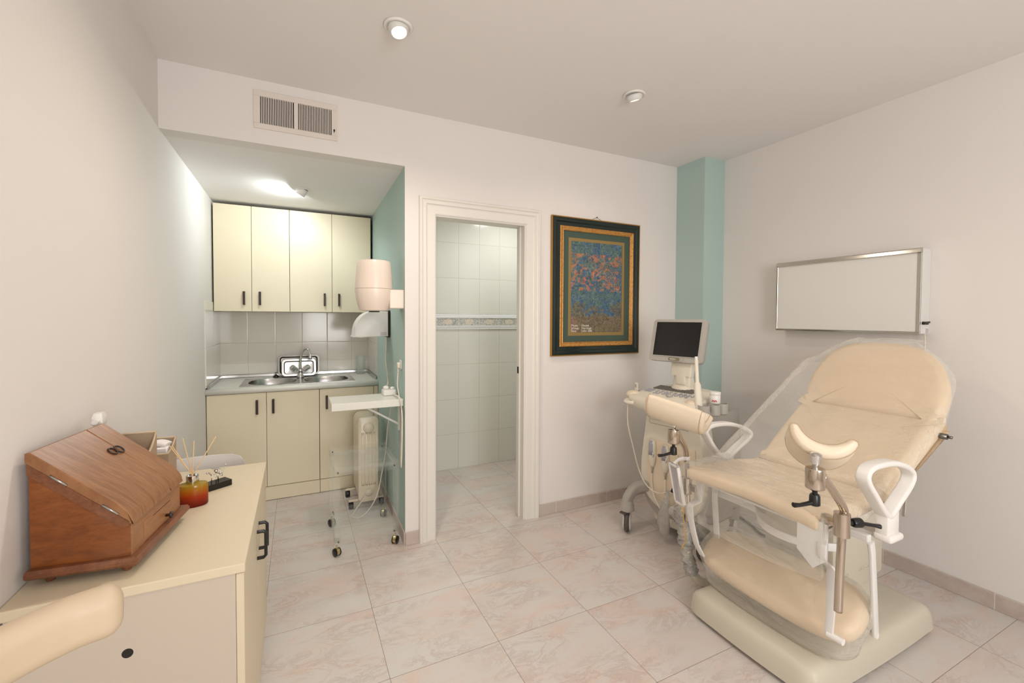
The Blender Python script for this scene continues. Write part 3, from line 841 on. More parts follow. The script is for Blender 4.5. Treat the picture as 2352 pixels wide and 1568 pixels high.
b = cyl((lx+.025, -1.508, 1.345), (lx+.025, -1.520, 1.345), .008, 12); b = cyl((lx+.055, -1.508, 1.345), (lx+.055, -1.520, 1.345), .008, 12, bm=b)
b = join(b, box(lx+.022, lx+.06, -1.522, -1.518, 1.343, 1.349)); b = cyl((lx+.085, -1.508, 1.35), (lx+.085, -1.516, 1.35), .004, 10, bm=b)
part('switch', b, 'black', t)
b = box(lx+.050, lx+.085, -1.5105, -1.508, 1.2905, 1.318)
r_l = part('rating_label', b, 'paper', t)
b = None
for k in range(4): b = box(lx+.052, lx+.083, -1.5112, -1.5104, 1.294+k*.0065, 1.2965+k*.0065, bm=b)
sub('label_print', b, 'dsteel', r_l)
part('power_cord', tube(sm([(lx+.062, -1.504, 1.291), (lx+.064, -1.506, 1.24), (lx+.07, -1.50, 1.16), (lx+.085, -1.48, 1.05), (lx+.092, -1.45, .70), (lx+.092, -1.43, .30)], 8), .003, 8), 'cord', t, True)

# ================================================================= ultrasound machine
UA = R(-80)
ux = Vector((.174, -.985, 0)).normalized(); vx = Vector((.985, .174, 0)).normalized()
UO = Vector((1.945, -.665, 0))
UM = mwat(UO, ux, vx)          # local x = towards the near side, y = back, z up
us = thing('ultrasound_machine', UO, 'ivory ultrasound scanner on casters with a black monitor, in the corner by the teal pillar', 'medical device', mw=UM)
def up(name, bm_, m, smooth=False, par=None):
    bm_.transform(UM)
    return sub(name, bm_, m, par, smooth) if par else part(name, bm_, m, us, smooth)
# rear column and tapering body
def sect(cx, cy, w, d, z, r, n=5): return [(cx+p[0], cy+p[1], z) for p in rrect(w, d, r, n)]
up('rear_body', loft([sect(.02, .37, .40, .36, .16, .06), sect(.02, .37, .40, .36, .60, .06), sect(.02, .36, .38, .34, .80, .06)]), 'usg', 'auto')
# front shell: tall panel, narrow at the top, swelling, closing in a round arc at the bottom
outl = sm([(-.185, .80), (-.195, .70), (-.215, .55), (-.228, .42), (-.222, .32), (-.185, .235), (-.11, .180), (0, .162), (.11, .180), (.185, .235), (.222, .32), (.228, .42), (.215, .55), (.195, .70), (.185, .80)], 3)
pr = [(p.x, p.y) for p in outl]
def shell(dy, sc_, z0=.0): return [(x*sc_, dy+.03*((z-.5)/.35)**2*0+.05*max(0, (.45-z)/.3)*-0.0, .47+(z-.47)*sc_) for x, z in pr]
b = loft([shell(.24, 1.0), shell(.13, 1.0), shell(.105, .985), shell(.098, .955)])
fs = up('front_shell', b, 'usw', 'auto')
outl2 = [(x*1.05, .47+(z-.47)*1.20) for x, z in pr if z < .50]
gb = loft([[(x*k, y, z) for x, z in outl2] for k, y in ((1, .26), (1, .14), (.97, .122))])
up('lower_band', gb, 'usg', 'auto')
# recessed probe bay
b = pad([(x*.80, z) for x, z in [(-.20, .60), (-.215, .42), (-.20, .32), (-.12, .235), (0, .21), (.12, .235), (.20, .32), (.215, .42), (.20, .60)]], .010, .004, mw=Matrix(((1, 0, 0, 0), (0, 0, -1, .1005), (0, 1, 0, 0), (0, 0, 0, 1))))
up('probe_bay', b, 'creaml', 'auto', fs)
up('drive_slot', box(-.155, .115, .0935, .100, .700, .752, .002, 1), 'usg', False, fs)
b = box(-.150, .110, .0925, .0945, .705, .7265); b = box(-.150, .110, .0925, .0945, .7285, .748, bm=b)
up('drive_tray', b, 'usw', False, fs)
up('brow', box(-.19, .19, .075, .12, .775, .80, .01, 3), 'usw', 'auto', fs)
for i, xx in enumerate((-.125, -.030)):
    b = loft([[(xx+p[0]*k, y, z) for p in circ(1, 16)] for k, y, z in ()]) if False else None
    rings = []
    for z, w_, d_ in ((.428, .008, .008), (.44, .016, .012), (.47, .024, .018), (.50, .027, .020), (.55, .026, .020), (.585, .024, .018), (.60, .015, .012), (.603, .002, .002)):
        rings.append([(xx+w_*math.cos(2*math.pi*k/18), .082+d_*math.sin(2*math.pi*k/18), z-i*.012) for k in range(18)])
    pb = up('probe', loft(rings), 'usw', True)
    rings = []
    for z, w_, d_ in ((.508, .019, .010), (.54, .018, .0115), (.575, .017, .011), (.597, .010, .006)):
        rings.append([(xx+w_*math.cos(2*math.pi*k/18), .071+d_*math.sin(2*math.pi*k/18), z-i*.012) for k in range(18)])
    up('probe_face', loft(rings), 'keyl', True, pb)
    up('probe_collar', lathe([(.020, -.004), (.024, 0), (.020, .004), (.015, .004)], (xx, .068, .512-i*.012), (0, -1, 0), 24), 'chrome', True, pb)
    up('strain_relief', cyl((xx, .082, .43-i*.012), (xx+.002, .082, .39-i*.012), .0075, 12, r2=.005), 'usg', True, pb)
cords = [[(-.125, .082, .395), (-.12, .075, .33), (-.10, .07, .26), (-.05, .06, .20), (.0, .05, .15)],
         [(-.028, .082, .38), (-.02, .07, .30), (-.01, .06, .22), (.01, .05, .16)],
         [(-.235, -.02, .84), (-.235, -.02, .70), (-.225, .03, .52), (-.21, .06, .40), (-.16, .065, .315), (-.09, .065, .285), (-.02, .065, .30), (.04, .07, .36), (.06, .08, .46), (.05, .085, .55)],
         [(.08, .08, .50), (.085, .075, .38), (.07, .07, .28), (.03, .06, .20), (.015, .05, .15)]]
for c_ in cords: up('probe_cable', tube(sm(c_, 7), .0042, 8), 'cord', True)
# bagged cable bundle hanging at the foot
rings = []
for k, (z, w_, cx) in enumerate(((.34, .010, .03), (.29, .020, .02), (.24, .034, .01), (.18, .045, 0), (.12, .050, -.002), (.075, .040, 0), (.05, .012, .002))):
    rings.append([(cx+w_*math.cos(a)*(1+.15*math.sin(5*a+k)), .030+w_*.45*math.sin(a), z) for a in [2*math.pi*i/20 for i in range(20)]])
up('bagged_cable', loft([[(x*.8+.004, y, z) for x, y, z in r] for r in rings]), 'filmt', True)
# console
def cs(z, g): return [(p[0]*1.0, p[1], z+p[1]*g) for p in []]
con = [(-.245, -.02), (-.225, -.055), (-.14, -.075), (0, -.10), (.14, -.085), (.235, -.075), (.262, -.045), (.262, .02), (.235, .16), (.20, .25), (.0, .27), (-.17, .25), (-.20, .16)]
con = [(p.x*.90+.012, p.y) for p in sm([(x, y, 0) for x, y in con], 4, True)]
def cz(y, base): return base+(y+.10)*.14
b = loft([[(x*k+.0, y*k+.09*(1-k), cz(y, zb)) for x, y in con] for k, zb in ((.80, .800), (.93, .815), (1.0, .845), (1.0, .862), (.975, .880), (.94, .886))])
co = up('console', b, 'usw', 'auto')
def onc(x, y): return cz((y-.0054)/.94, .8865)
def slab(x0, x1, y0, y1, h, bev=.0015, dz=0):
    b = box(0, x1-x0, 0, y1-y0, 0, h, bev, 1)
    z0 = onc(0, y0)+dz; z1 = onc(0, y1)+dz
    a = math.atan2(z1-z0, y1-y0)
    b.transform(Matrix.Translation((x0, y0, z0-.001)) @ Matrix.Rotation(a, 4, 'X'))
    return b
up('keyboard_bed', slab(-.155, .125, .115, .195, .003), 'usg', False, co)
for rr in range(5):
    b = None
    for k in range(14):
        b = join(b, slab(-.150+k*.0194+rr*.001, -.150+k*.0194+.0165+rr*.001, .119+rr*.015, .119+rr*.015+.0125, .008))
    up('key_row', b, 'key', False, co)
random.seed(3)
b = None
for (cx, cy) in [(-.165+dx*.028, .045+dy*.016) for dx in range(2) for dy in range(4)]: b = join(b, slab(cx, cx+.020, cy, cy+.011, .006))
up('button_block', b, 'keyl', False, co)
b = None
for k in range(26):
    cx = -.085+(k % 9)*.030+random.uniform(-.004, .004); cy = .088-(k//9)*.024+random.uniform(-.004, .004)
    if cx > .17: continue
    b = join(b, lathe([(.009, 0), (.009, .005), (.007, .0065), (.001, .007)], (cx, cy, onc(cx, cy)-.001), n=14))
up('control_knobs', b, 'keyl', 'auto', co)
up('trackball', lathe([(.020, 0), (.018, .008), (.010, .014), (.001, .016)], (.035, .022, onc(0, .022)-.001), n=24), 'usg', True, co)
# palm rest bulges and front handle
for s, yy in ((-1, -.005), (1, -.01)):
    rings = []
    for k in range(9):
        a = math.pi*k/8; rr = math.sin(a)
        rings.append([(s*.205-.05*math.cos(a)*1.0, yy+.042*max(rr, .02)*math.cos(q), .883+.028*max(rr, .02)*math.sin(q)) for q in [2*math.pi*i/16 for i in range(16)]])
    up('palm_bulge', loft(rings), 'creaml', True, co)
hp = sm([(-.150, -.065, .845), (-.200, -.078, .845), (-.222, -.040, .85), (-.215, .03, .862), (-.195, .06, .87)], 6)
up('side_handle', sweep(hp, rrect(.022, .030, .009, 3), (0, 0, 1)), 'usw', 'auto', co)
up('grip_inlay', tube([p+Vector((-.004, -.010, -.004)) for p in hp[2:11]], .0055, 8), 'usg', True, co)
# probe cups
def cup(x, y, z, r, h, m='usg'):
    return lathe([(r*.7, 0), (r, .008), (r, h), (r*.86, h), (r*.82, .012), (.001, .012)], (x, y, z), n=24)
for i, (x, y) in enumerate(((-.245, .075), (.285, -.035), (.305, .035), (.310, .105))):
    up('probe_cup', cup(x, y, .835 if i else .845, .030 if i else .026, .062 if i else .05), 'usg', 'auto')
b = box(.255, .30, -.02, .13, .835, .86, .004, 2)
up('cup_bracket', b, 'usg')
# white tool in left cup
b = loft([[(-.245+p[0], .075+p[1], z) for p in rrect(w_, d_, .003, 2)] for z, w_, d_ in ((.86, .026, .016), (.905, .026, .016), (.907, .020, .014), (.945, .020, .014))])
lw_ = up('left_probe', b, 'usw')
up('probe_window', box(-.251, -.239, .0655, .068, .918, .938), 'usg', False, lw_)
# long wand in the near cup, leaning
a0 = Vector((.262, -.04, .86)); a1 = Vector((.215, .015, .995)); a2 = Vector((.188, .045, 1.13))
b = sweep([a0, a0.lerp(a1, .5), a1, a1.lerp(a2, .12), a2], circ(.02, 14), None, False, None, [1.0, 1.0, .92, .52, .50])
wd = up('wand_probe', b, 'usw', 'auto')
up('wand_tip', sweep([a2, a2+(a2-a1).normalized()*.018], circ(.0085, 12)), 'white', False, wd)
# monitor neck
up('monitor_foot', lathe([(.085, 0), (.083, .012), (.070, .028), (.058, .034)], (.005, .215, .915), n=32, sy=.8), 'usw', 'auto')
b = loft([[( .005+p[0], yy+p[1], z) for p in rrect(w_, d_, .012, 3)] for z, yy, w_, d_ in ((.93, .215, .120, .075), (.985, .213, .112, .060), (1.035, .210, .105, .050))])
nk = up('monitor_neck', b, 'usw', 'auto')
up('neck_clip', box(-.028, .038, .172, .192, .955, 1.02, .008, 3), 'usw', 'auto', nk)
b = loft([[( .005+p[0], yy+p[1], z) for p in rrect(w_, d_, .008, 3)] for z, yy, w_, d_ in ((1.01, .195, .135, .045), (1.06, .20, .14, .045), (1.12, .215, .145, .05), (1.20, .24, .145, .05))])
up('monitor_hinge', b, 'usw', 'auto')
# monitor: local frame tilted back
MM = UM @ Matrix.Translation((-.020, .175, 1.226)) @ Matrix.Rotation(R(3), 4, 'Z') @ Matrix.Rotation(R(90-13), 4, 'X')
MM = MM @ Matrix.Diagonal((.87, .90, 1, 1))
# local: x right, y up the screen, -z is ... the back; +z faces the user
mon_o = [(p[0], p[1]) for p in rrect(.412, .300, .028, 6)]
b = loft([[(x*k, y*k, z) for x, y in mon_o] for k, z in ((.90, -.045), (.985, -.028), (1.0, -.006), (.995, .004), (.985, .008))])
b.transform(MM)
mo = part('monitor_case', b, 'usg', us, 'auto')
b = box(-.173, .173, -.110, .128, .006, .0095); b.transform(MM); sub('screen', b, 'screen', mo)
b = None
for x0, x1, y0, y1 in ((-.178, -.173, -.115, .133), (.173, .178, -.115, .133), (-.173, .173, -.115, -.110), (-.173, .173, .128, .133)): b = box(x0, x1, y0, y1, .006, .0115, bm=b)
b.transform(MM); sub('screen_bezel', b, 'usg', mo)
b = prism([(-.075, -.118), (.075, -.118), (.060, -.147), (-.060, -.147)], .007, .0105, 'z', .002, seg=1); b.transform(MM); sub('logo_plate', b, 'usg', mo)
b = prism(rrect(.088, .020, .009, 5), .010, .0120, 'z'); b.transform(MM @ Matrix.Translation((0, -.131, 0))); sub('logo_badge', b, mat('olive_badge', (128, 120, 96), .4), mo)
text('SIEMENS', .0125, MM @ Matrix.Translation((-.031, -.1355, .0122)), 'white', mo, 'badge_lettering', .0004)
# foot: base plate, legs, casters
b = loft([[(x*k*1.02, .35+y*k, z) for x, y in [(p[0], p[1]) for p in rrect(.42, .46, .16, 6)]] for k, z in ((.92, .065), (1.0, .08), (1.0, .125), (.95, .14))])
up('base_plate', b, 'usw', 'auto')
def castor(x, y, rot, cover='usg'):
    P0 = Vector((x, y, .066))
    d = Vector((math.cos(rot), math.sin(rot), 0))
    b = lathe([(.024, -.014), (.060, -.0125), (.066, -.005), (.066, .005), (.060, .0125), (.024, .014)], P0, d, 36)
    ca = up('caster', b, 'rubber', 'auto')
    b = None
    for s in (-1, 1): b = join(b, lathe([(.001, .0), (.052, .0), (.056, .004), (.047, .010), (.001, .011)], P0+d*s*.0145, d*s, 36))
    up('wheel_cap', b, 'white', 'auto', ca)
    up('brake_lever', box(x-.022, x+.022, y-.050, y-.01, .120, .132, .003, 1), 'rubber', False, ca)
    b = loft([[(x+px*k, y+py*k, z) for px, py in circ(1, 20)] for k, z in ((.040, .134), (.044, .138), (.042, .175), (.032, .20))])
    up('fork_cover', b, cover, 'auto', ca)
castor(-.240, -.01, .60)
b = sweep(sm([(-.240, -.01, .175), (-.238, .0, .22), (-.215, .05, .275), (-.16, .14, .29)], 6), rrect(.055, .07, .022, 4), (1, 0, 0), scale=None)
up('front_leg', b, 'usg', 'auto')
castor(.225, .075, .2)
b = sweep(sm([(.225, .075, .175), (.215, .09, .20), (.16, .16, .21)], 5), rrect(.05, .06, .02, 4), (1, 0, 0))
up('front_leg', b, 'usg', 'auto')
castor(-.18, .44, .5); castor(.20, .44, .3)
# pot of gel on the cups
t = thing('small_pot', UM @ Vector((.283, .085, .90)), 'small white lidded pot with red print beside the scanner monitor', 'jar')
b = lathe([(.001, 0), (.026, 0), (.028, .004), (.028, .045), (.026, .048), (.001, .048)], (.285, .075, .898), n=32); b.transform(UM); pt = part('jar', b, 'white', t, 'auto')
b = lathe([(.0275, .0), (.0290, .002), (.0290, .016), (.027, .019), (.001, .019)], (.285, .075, .942), n=32); b.transform(UM); part('lid', b, 'white', t, 'auto')
b = None
for k in range(4):
    a = -1.3+k*.22; b = join(b, box(-.0025, .0015, -.0003, .0003, -.005, .005, mw=UM @ Matrix.Translation((.285+.0285*math.cos(a-.2), .075+.0285*math.sin(a-.2), .913)) @ Matrix.Rotation(a-.2+math.pi/2, 4, 'Z') @ Matrix.Rotation(.4*(-1)**k, 4, 'Y')))
sub('red_print', b, 'red', pt)

# ================================================================= gynaecological examination chair
YC = -1.455
ch = thing('examination_chair', (2.04, YC, 0), 'beige vinyl examination chair with leg supports on a putty-coloured base by the right wall', 'examination chair')
def cp(name, bm_, m, smooth=False, par=None):
    return sub(name, bm_, m, par, smooth) if par else part(name, bm_, m, ch, smooth)
# base shell
bo = [(p.x, p.y) for p in sm([(1.625, -1.19, 0), (1.612, -1.32, 0), (1.608, -1.46, 0), (1.612, -1.62, 0), (1.622, -1.715, 0), (1.70, -1.732, 0), (2.05, -1.738, 0), (2.40, -1.732, 0), (2.485, -1.715, 0), (2.495, -1.60, 0), (2.497, -1.455, 0), (2.495, -1.30, 0), (2.485, -1.195, 0), (2.40, -1.178, 0), (2.05, -1.172, 0), (1.70, -1.178, 0)], 3, True)]
def bs(k, z, kk=None):
    cx, cy = 2.052, YC; e = k
    return [(cx+(x-cx)*(1-e/.44), cy+(y-cy)*(1-e/.28), z) for x, y in bo]
cp('base', loft([bs(.004, .018), bs(-.002, .022), bs(0, .05), bs(.004, .09), bs(.014, .110), bs(.030, .120), bs(.06, .1225), bs(.10, .122)]), 'putty', 'auto')
for x, y in ((1.66, -1.69), (2.44, -1.69), (1.66, -1.22), (2.44, -1.22)): cp('foot', lathe([(.018, 0), (.020, .004), (.014, .02)], (x, y, 0.0), n=16), 'black')
# pedestal
cp('inner_column', box(1.99, 2.28, -1.585, -1.33, .118, .30, .004, 2), 'putty')
pl = cp('column_shroud', prism([(1.955, .245), (2.10, .20), (2.12, .195), (2.335, .25), (2.335, .56), (1.955, .56)], -1.600, -1.31, 'y', .004), 'putty', 'auto')
cp('cable_cover', box(2.05, 2.16, -1.665, -1.60, .118, .140, .004, 2), 'putty')
b = tube([(2.045+.022*math.cos(a), -1.6005, .292+.014*math.sin(a)) for a in [2*math.pi*i/24 for i in range(24)]], .0022, 6, True)
b = join(b, tube([(2.045+.010*math.cos(a), -1.6005, .292+.007*math.sin(a)) for a in [2*math.pi*i/16 for i in range(16)]], .0018, 6, True))
for k in range(5):
    x = 2.165+k*.026
    b = join(b, tube(sm([(x-.009, -1.6005, .288), (x-.003, -1.6005, .306), (x+.003, -1.6005, .292), (x+.010, -1.6005, .308)], 3), .0018, 5))
cp('embossed_badge', b, 'putty', True, pl)
cp('chassis', box(1.78, 2.25, -1.66, -1.25, .555, .612, .006, 2), 'putty')
cp('seat_plate', box(1.66, 2.02, -1.70, -1.21, .606, .618, .003, 1), 'whitem')
# seat cushion
W = .285
seat = [(0, -W+.03), (.01, -W+.005), (.04, -W), (.30, -W), (.41, -W+.02), (.445, -W+.07), (.445, W-.08), (.40, W-.035), (.28, W-.002), (.04, W), (.01, W-.005), (0, W-.03), (.022, .10), (.030, 0), (.022, -.10)]
seat = [(p.x, p.y) for p in sm([(x, y, 0) for x, y in seat], 4, True)]
cp('seat', pad(seat, .056, .024, .006, Matrix.Translation((1.592, YC, .630)), bulge=.003), 'cream', 'auto')
# backrest : lower pad and head pad, each in its own tilted frame (local x up the pad, local y towards +Y... )
def tilt(o, ang):
    a = R(ang); return mwat(o, (math.cos(a), 0, math.sin(a)), (0, 1, 0))
lum = [(0, -W+.05), (.05, -W+.012), (.40, -W), (.475, -W+.004), (.485, -W+.03), (.485, W-.03), (.475, W-.004), (.40, W-.005), (.05, W-.04), (0, W-.08)]
lum = [(p.x, p.y) for p in sm([(x, y, 0) for x, y in lum], 4, True)]
LT = tilt((2.075, YC, .632), 29.5)
cp('backrest', pad(lum, .075, .028, .006, LT, bulge=.003), 'cream', 'auto')
hd = [(0, -W+.05), (.014, -W+.014), (.08, -W), (.17, -W+.008), (.27, -W+.05), (.335, -W+.12), (.362, -.07), (.362, .07), (.335, W-.12), (.27, W-.05), (.17, W-.01), (.08, W), (.014, W-.014), (0, W-.05)]
hd = [(p.x, p.y) for p in sm([(x, y, 0) for x, y in hd], 4, True)]
HT = tilt((2.516, YC, .893), 64)
cp('headrest', pad(hd, .080, .032, .008, HT, bulge=.003), 'cream', 'auto')
b = box(.02, .46, -.21, .21, -.030, .002, .006, 2, mw=LT)
cp('back_shell', b, 'putty')
b = box(.03, .26, -.17, .17, -.022, .002, .006, 2, mw=HT)
cp('head_shell', b, 'putty')
b = join(cyl((2.44, -1.77, .873), (2.44, -1.72, .873), .012, 14), cyl((2.44, -1.785, .873), (2.44, -1.77, .873), .006, 10))
cp('head_knob', b, 'dsteel', True)
cp('tilt_strut', cyl((2.15, -1.36, .50), (2.42, -1.36, .82), .017, 14), 'dsteel', True)
# leg rest pad
lr = [(-.085, -.26), (-.10, -.18), (-.105, 0), (-.10, .18), (-.085, .27), (-.05, .315), (.02, .335), (.09, .315), (.125, .27), (.145, .18), (.152, 0), (.152, -.18), (.142, -.27), (.09, -.322), (.0, -.335), (-.055, -.315)]
lr = [(p.x, p.y*.965) for p in sm([(x, y, 0) for x, y in lr], 4, True)]
LR = mwat((1.800, YC-.006, .226), (math.cos(R(28)), 0, math.sin(R(28))), (0, 1, 0)) @ Matrix.Rotation(R(0), 4, 'X')
cp('leg_rest', pad(lr, .080, .037, .012, LR, bulge=.004), 'cream', 'auto')
# linkages: flat white bars either side
bar = lambda w_: rrect(w_, .009, .003, 2)
def flat(pts, w_, side): return sweep(pts, bar(w_), side)
cp('link_arm', flat([(1.663, -1.185, .61), (1.663, -1.185, .530), (1.660, -1.185, .522), (1.612, -1.185, .514), (1.606, -1.185, .505), (1.612, -1.185, .45), (1.628, -1.185, .39), (1.652, -1.185, .32), (1.690, -1.185, .26)], .032, (0, 1, 0)), 'whitem', 'auto')
cp('link_arm', flat([(1.781, -1.175, .60), (1.781, -1.175, .50), (1.800, -1.175, .31), (1.80, -1.175, .26)], .030, (0, 1, 0)), 'whitem', 'auto')
cp('link_plate', prism([(-1.765, .67), (-1.665, .67), (-1.665, .545), (-1.72, .50), (-1.765, .545)], 1.600, 1.609, 'x', .001, seg=1), 'whitem')
cp('link_arm', flat([(1.600, -1.750, .60), (1.600, -1.750, .555), (1.606, -1.750, .540), (1.640, -1.755, .512), (1.647, -1.755, .500), (1.648, -1.755, .42), (1.650, -1.755, .35), (1.644, -1.755, .30), (1.642, -1.755, .270)], .028, (0, 1, 0)), 'whitem', 'auto')
cp('link_arm', sweep([(1.815, -1.792, .575), (1.825, -1.792, .54), (1.842, -1.792, .40), (1.862, -1.792, .225)], rrect(.012, .030, .003, 2), (0, 1, 0)), 'whitem', 'auto')
for x, z in ((1.645, .275), (1.862, .228)):
    cp('pivot', cyl((x, -1.75, z), (x, -1.799, z), .011, 20), 'white', 'auto')
cp('tray_rail', sweep(sm([(1.800, -1.155, .530), (1.808, -1.26, .528), (1.812, -1.345, .526), (1.790, -1.385, .524), (1.735, -1.43, .522), (1.695, -1.50, .521), (1.690, -1.57, .521), (1.715, -1.64, .521), (1.76, -1.69, .523), (1.79, -1.71, .525)], 5), rrect(.030, .010, .003, 2), (0, 0, 1)), 'whitem', 'auto')
cp('cross_bar', box(1.80, 1.825, -1.79, -1.15, .575, .60, .004, 2), 'whitem')
# leg-support posts
def post(pts, name='support_post'): return cp(name, tube(sm(pts, 8), .0125, 16), 'nickel', True)
post([(1.597, -1.805, .400), (1.600, -1.805, .50), (1.606, -1.805, .62), (1.614, -1.805, .69), (1.619, -1.805, .722), (1.610, -1.805, .745), (1.56, -1.804, .800), (1.498, -1.801, .864)])
post([(1.672, -1.115, .395), (1.668, -1.115, .50), (1.662, -1.115, .62), (1.655, -1.115, .71), (1.645, -1.115, .752), (1.62, -1.115, .79), (1.597, -1.115, .83)])
def clamp(c, lever):
    c = Vector(c); b = lathe([(.014, -.040), (.0235, -.038), (.0235, .038), (.014, .040)], c, n=28)
    k = cp('clamp', b, 'nickel', 'auto')
    cp('clamp_block', box(c.x-.012, c.x+.012, min(c.y, c.y+.06*(1 if c.y < YC else -1)), max(c.y, c.y+.06*(1 if c.y < YC else -1)), c.z-.014, c.z+.014, .003, 2), 'nickel', 'auto', k)
    return k
def lever(c, stem, arm, name='clamp_lever'):
    c = Vector(c); s = Vector(stem); a = Vector(arm)
    b = cyl(c, c+s*.35, .0075, 12); b = join(b, lathe([(.012, 0), (.015, .006), (.016, s.length*.6), (.012, s.length*.66), (.001, s.length*.67)], c+s*.3, s, 20))
    st = c+s*.75
    b = join(b, sweep([st, st+a*.3+s.normalized()*.002, st+a*.7+s.normalized()*.003, st+a], rrect(.014, .018, .006, 3), None, False, None, [1.1, .8, .75, 1.0]))
    cp(name, b, 'black', 'auto')
clamp((1.607, -1.805, .688), 0)
lever((1.632, -1.812, .690), (.050, -.012, -.004), (.060, -.035, -.010))
clamp((1.660, -1.115, .570), 0)
lever((1.660, -1.09, .570), (0, .045, 0), (-.01, .02, -.06))
def socket(c, armv):
    c = Vector(c)
    cp('socket', lathe([(.022, -.034), (.0265, -.031), (.0275, -.028), (.0275, .028), (.0265, .032), (.018, .034), (.001, .034)], c, n=32), 'nickel', 'auto')
    cp('ball_joint', lathe([(.008, .030), (.009, .040), (.014, .050), (.014, .060), (.017, .064), (.017, .078), (.010, .082)], c, (.02, 0, 1), 20), 'chrome', 'auto')
    lever(c+Vector((0, 0, -.034)), (0, 0, -.055), armv, 'socket_lever')
socket((1.462, -1.800, .862), (-.070, .022, -.006))
socket((1.572, -1.115, .815), (-.072, .020, -.012))
# curved knee pads
def trough(c, axis, upv, rin, th, L, half, name='knee_pad'):
    """curved pad: channel along axis, open towards upv, crescent-shaped end faces"""
    A = Vector(axis).normalized(); U = Vector(upv); U = (U-A*U.dot(A)).normalized(); S = A.cross(U)
    mid = Vector(c); n = 24; tip = .016
    def inner(a): return (math.sin(a)*rin, -math.cos(a)*rin)
    def outer(a):
        t_ = tip*2+(th-tip*2)*max(0, math.cos(a/half*math.pi/2))**.8
        return (math.sin(a)*(rin+t_), -math.cos(a)*(rin+t_))
    sec = []
    for i in range(n+1): sec.append(inner(-half+2*half*i/n))
    for i in range(1, 6):
        q = math.pi*i/6; rm = rin+tip
        a = half+tip/rm*math.sin(q); r_i = rm-tip*math.cos(q); sec.append((math.sin(a)*r_i, -math.cos(a)*r_i))
    for i in range(n+1): sec.append(outer(half-2*half*i/n))
    for i in range(1, 6):
        q = math.pi*i/6; rm = rin+tip
        a = -half-tip/rm*math.sin(q); r_i = rm+tip*math.cos(q); sec.append((math.sin(a)*r_i, -math.cos(a)*r_i))
    V = [Vector(p) for p in sec]; N = len(V)
    area = sum(V[i].x*V[(i+1) % N].y-V[(i+1) % N].x*V[i].y for i in range(N)); sg = 1 if area > 0 else -1
    def ins(d):
        out = []
        for i in range(N):
            t_ = (V[(i+1) % N]-V[i-1]).normalized(); out.append(V[i]+Vector((-t_.y, t_.x))*sg*d)
        return out
    rings = []
    prof = [(-.5*L, .0145), (-.5*L+.001, .0125), (-.5*L+.006, .0065), (-.5*L+.015, .002), (-.5*L+.028, 0), (-.2*L, -.0015), (.2*L, -.0015), (.5*L-.028, 0), (.5*L-.015, .002), (.5*L-.006, .0065), (.5*L-.001, .0125), (.5*L, .0145)]
    for z, d in prof: rings.append([mid+A*z+S*p.x+U*(p.y+rin+th) for p in ins(d)])
    k = cp(name, loft(rings), 'creaml', 'auto')
    for z in (-.5*L+.014, .5*L-.014):
        cp('seam', tube([mid+A*z+S*p.x+U*(p.y+rin+th) for p in ins(.0002)], .0010, 5, True), 'seam', True, k)
    return k
trough((1.524, -1.762, .890), (.80, .60, -.58), (.22, -.10, 1), .079, .050, .165, R(56))
trough((1.545, -1.140, .874), (.42, -.86, -.20), (.22, .16, 1), .090, .058, .265, R(54))
# armrests
def armrest(y, s, pts, foot, c0):
    loop = sm(pts, 8, True)
    loop = [Vector((p[0], y, p[1])) for p in pts] and [Vector(p) for p in sm([(p[0], y, p[1]) for p in pts], 8, True)]
    sc_ = []
    zmax = max(p.z for p in loop); zmin = min(p.z for p in loop)
    k = cp('armrest', sweep(loop, rrect(.046, .020, .008, 3), (0, 1, 0), True), 'white', 'auto')
    fx_, fz = foot
    b = box(fx_-.040, fx_+.040, y-.020, y+.020, fz-.060, fz+.020, .006, 2)
    b = box(fx_-.044, fx_+.044, y-.034, y+.026, fz-.082, fz-.056, .010, 3, bm=b)
    cp('armrest_base', b, 'white', 'auto', k)
    cp('armrest_bracket', box(fx_-.03, fx_+.03, min(y, y-s*.16), max(y, y-s*.16), fz-.080, fz-.068, .002, 1), 'whitem', False, k)
armrest(-1.805, -1, [(1.728, .832), (1.752, .853), (1.81, .858), (1.90, .852), (1.98, .830), (2.028, .803), (2.035, .775), (2.005, .744), (1.948, .708), (1.898, .674), (1.870, .670), (1.838, .694), (1.788, .748), (1.738, .802)], (1.892, .660), None)
armrest(-1.085, 1, [(1.808, .805), (1.83, .825), (1.88, .832), (1.97, .827), (2.06, .805), (2.125, .775), (2.14, .752), (2.11, .728), (2.04, .693), (1.985, .662), (1.955, .655), (1.915, .672), (1.86, .728), (1.82, .782)], (1.965, .655), None)
# instruction card hung on the far post
t = thing('instruction_card', (1.60, -1.10, .66), 'narrow white framed card clipped to the far leg-support post', 'card')
CM = mwat((1.565, -1.125, .690), (.16, .98, 0), (.20, -.08, -1.0))
b = None
part('board', box(-.030, .030, 0, .195, -.003, .003, mw=CM), 'cardg', t)
for a in ((-.033, -.026, 0, .198), (.026, .033, 0, .198), (-.033, .033, 0, .010), (-.033, .033, .188, .198)): b = box(a[0], a[1], a[2], a[3], -.006, .009, .001, 1, bm=b, mw=CM) if b is None else join(b, box(a[0], a[1], a[2], a[3], -.006, .009, .001, 1, mw=CM))
part('frame', b, 'white', t)
b = None
for k in range(6): b = join(b, box(-.020, .018-(k % 3)*.006, .030+k*.009, .0335+k*.009, -.0042, -.0030, mw=CM))
part('print_lines', b, 'usg', t)
part('clip', join(sweep([(1.566, -1.125, .690), (1.60, -1.115, .70), (1.638, -1.113, .702)], rrect(.006, .018, .002, 2), (0, 1, 0)), lathe([(.0135, -.008), (.0165, -.008), (.0165, .008), (.0135, .008)], (1.655, -1.115, .702), n=20)), 'white', t, 'auto')
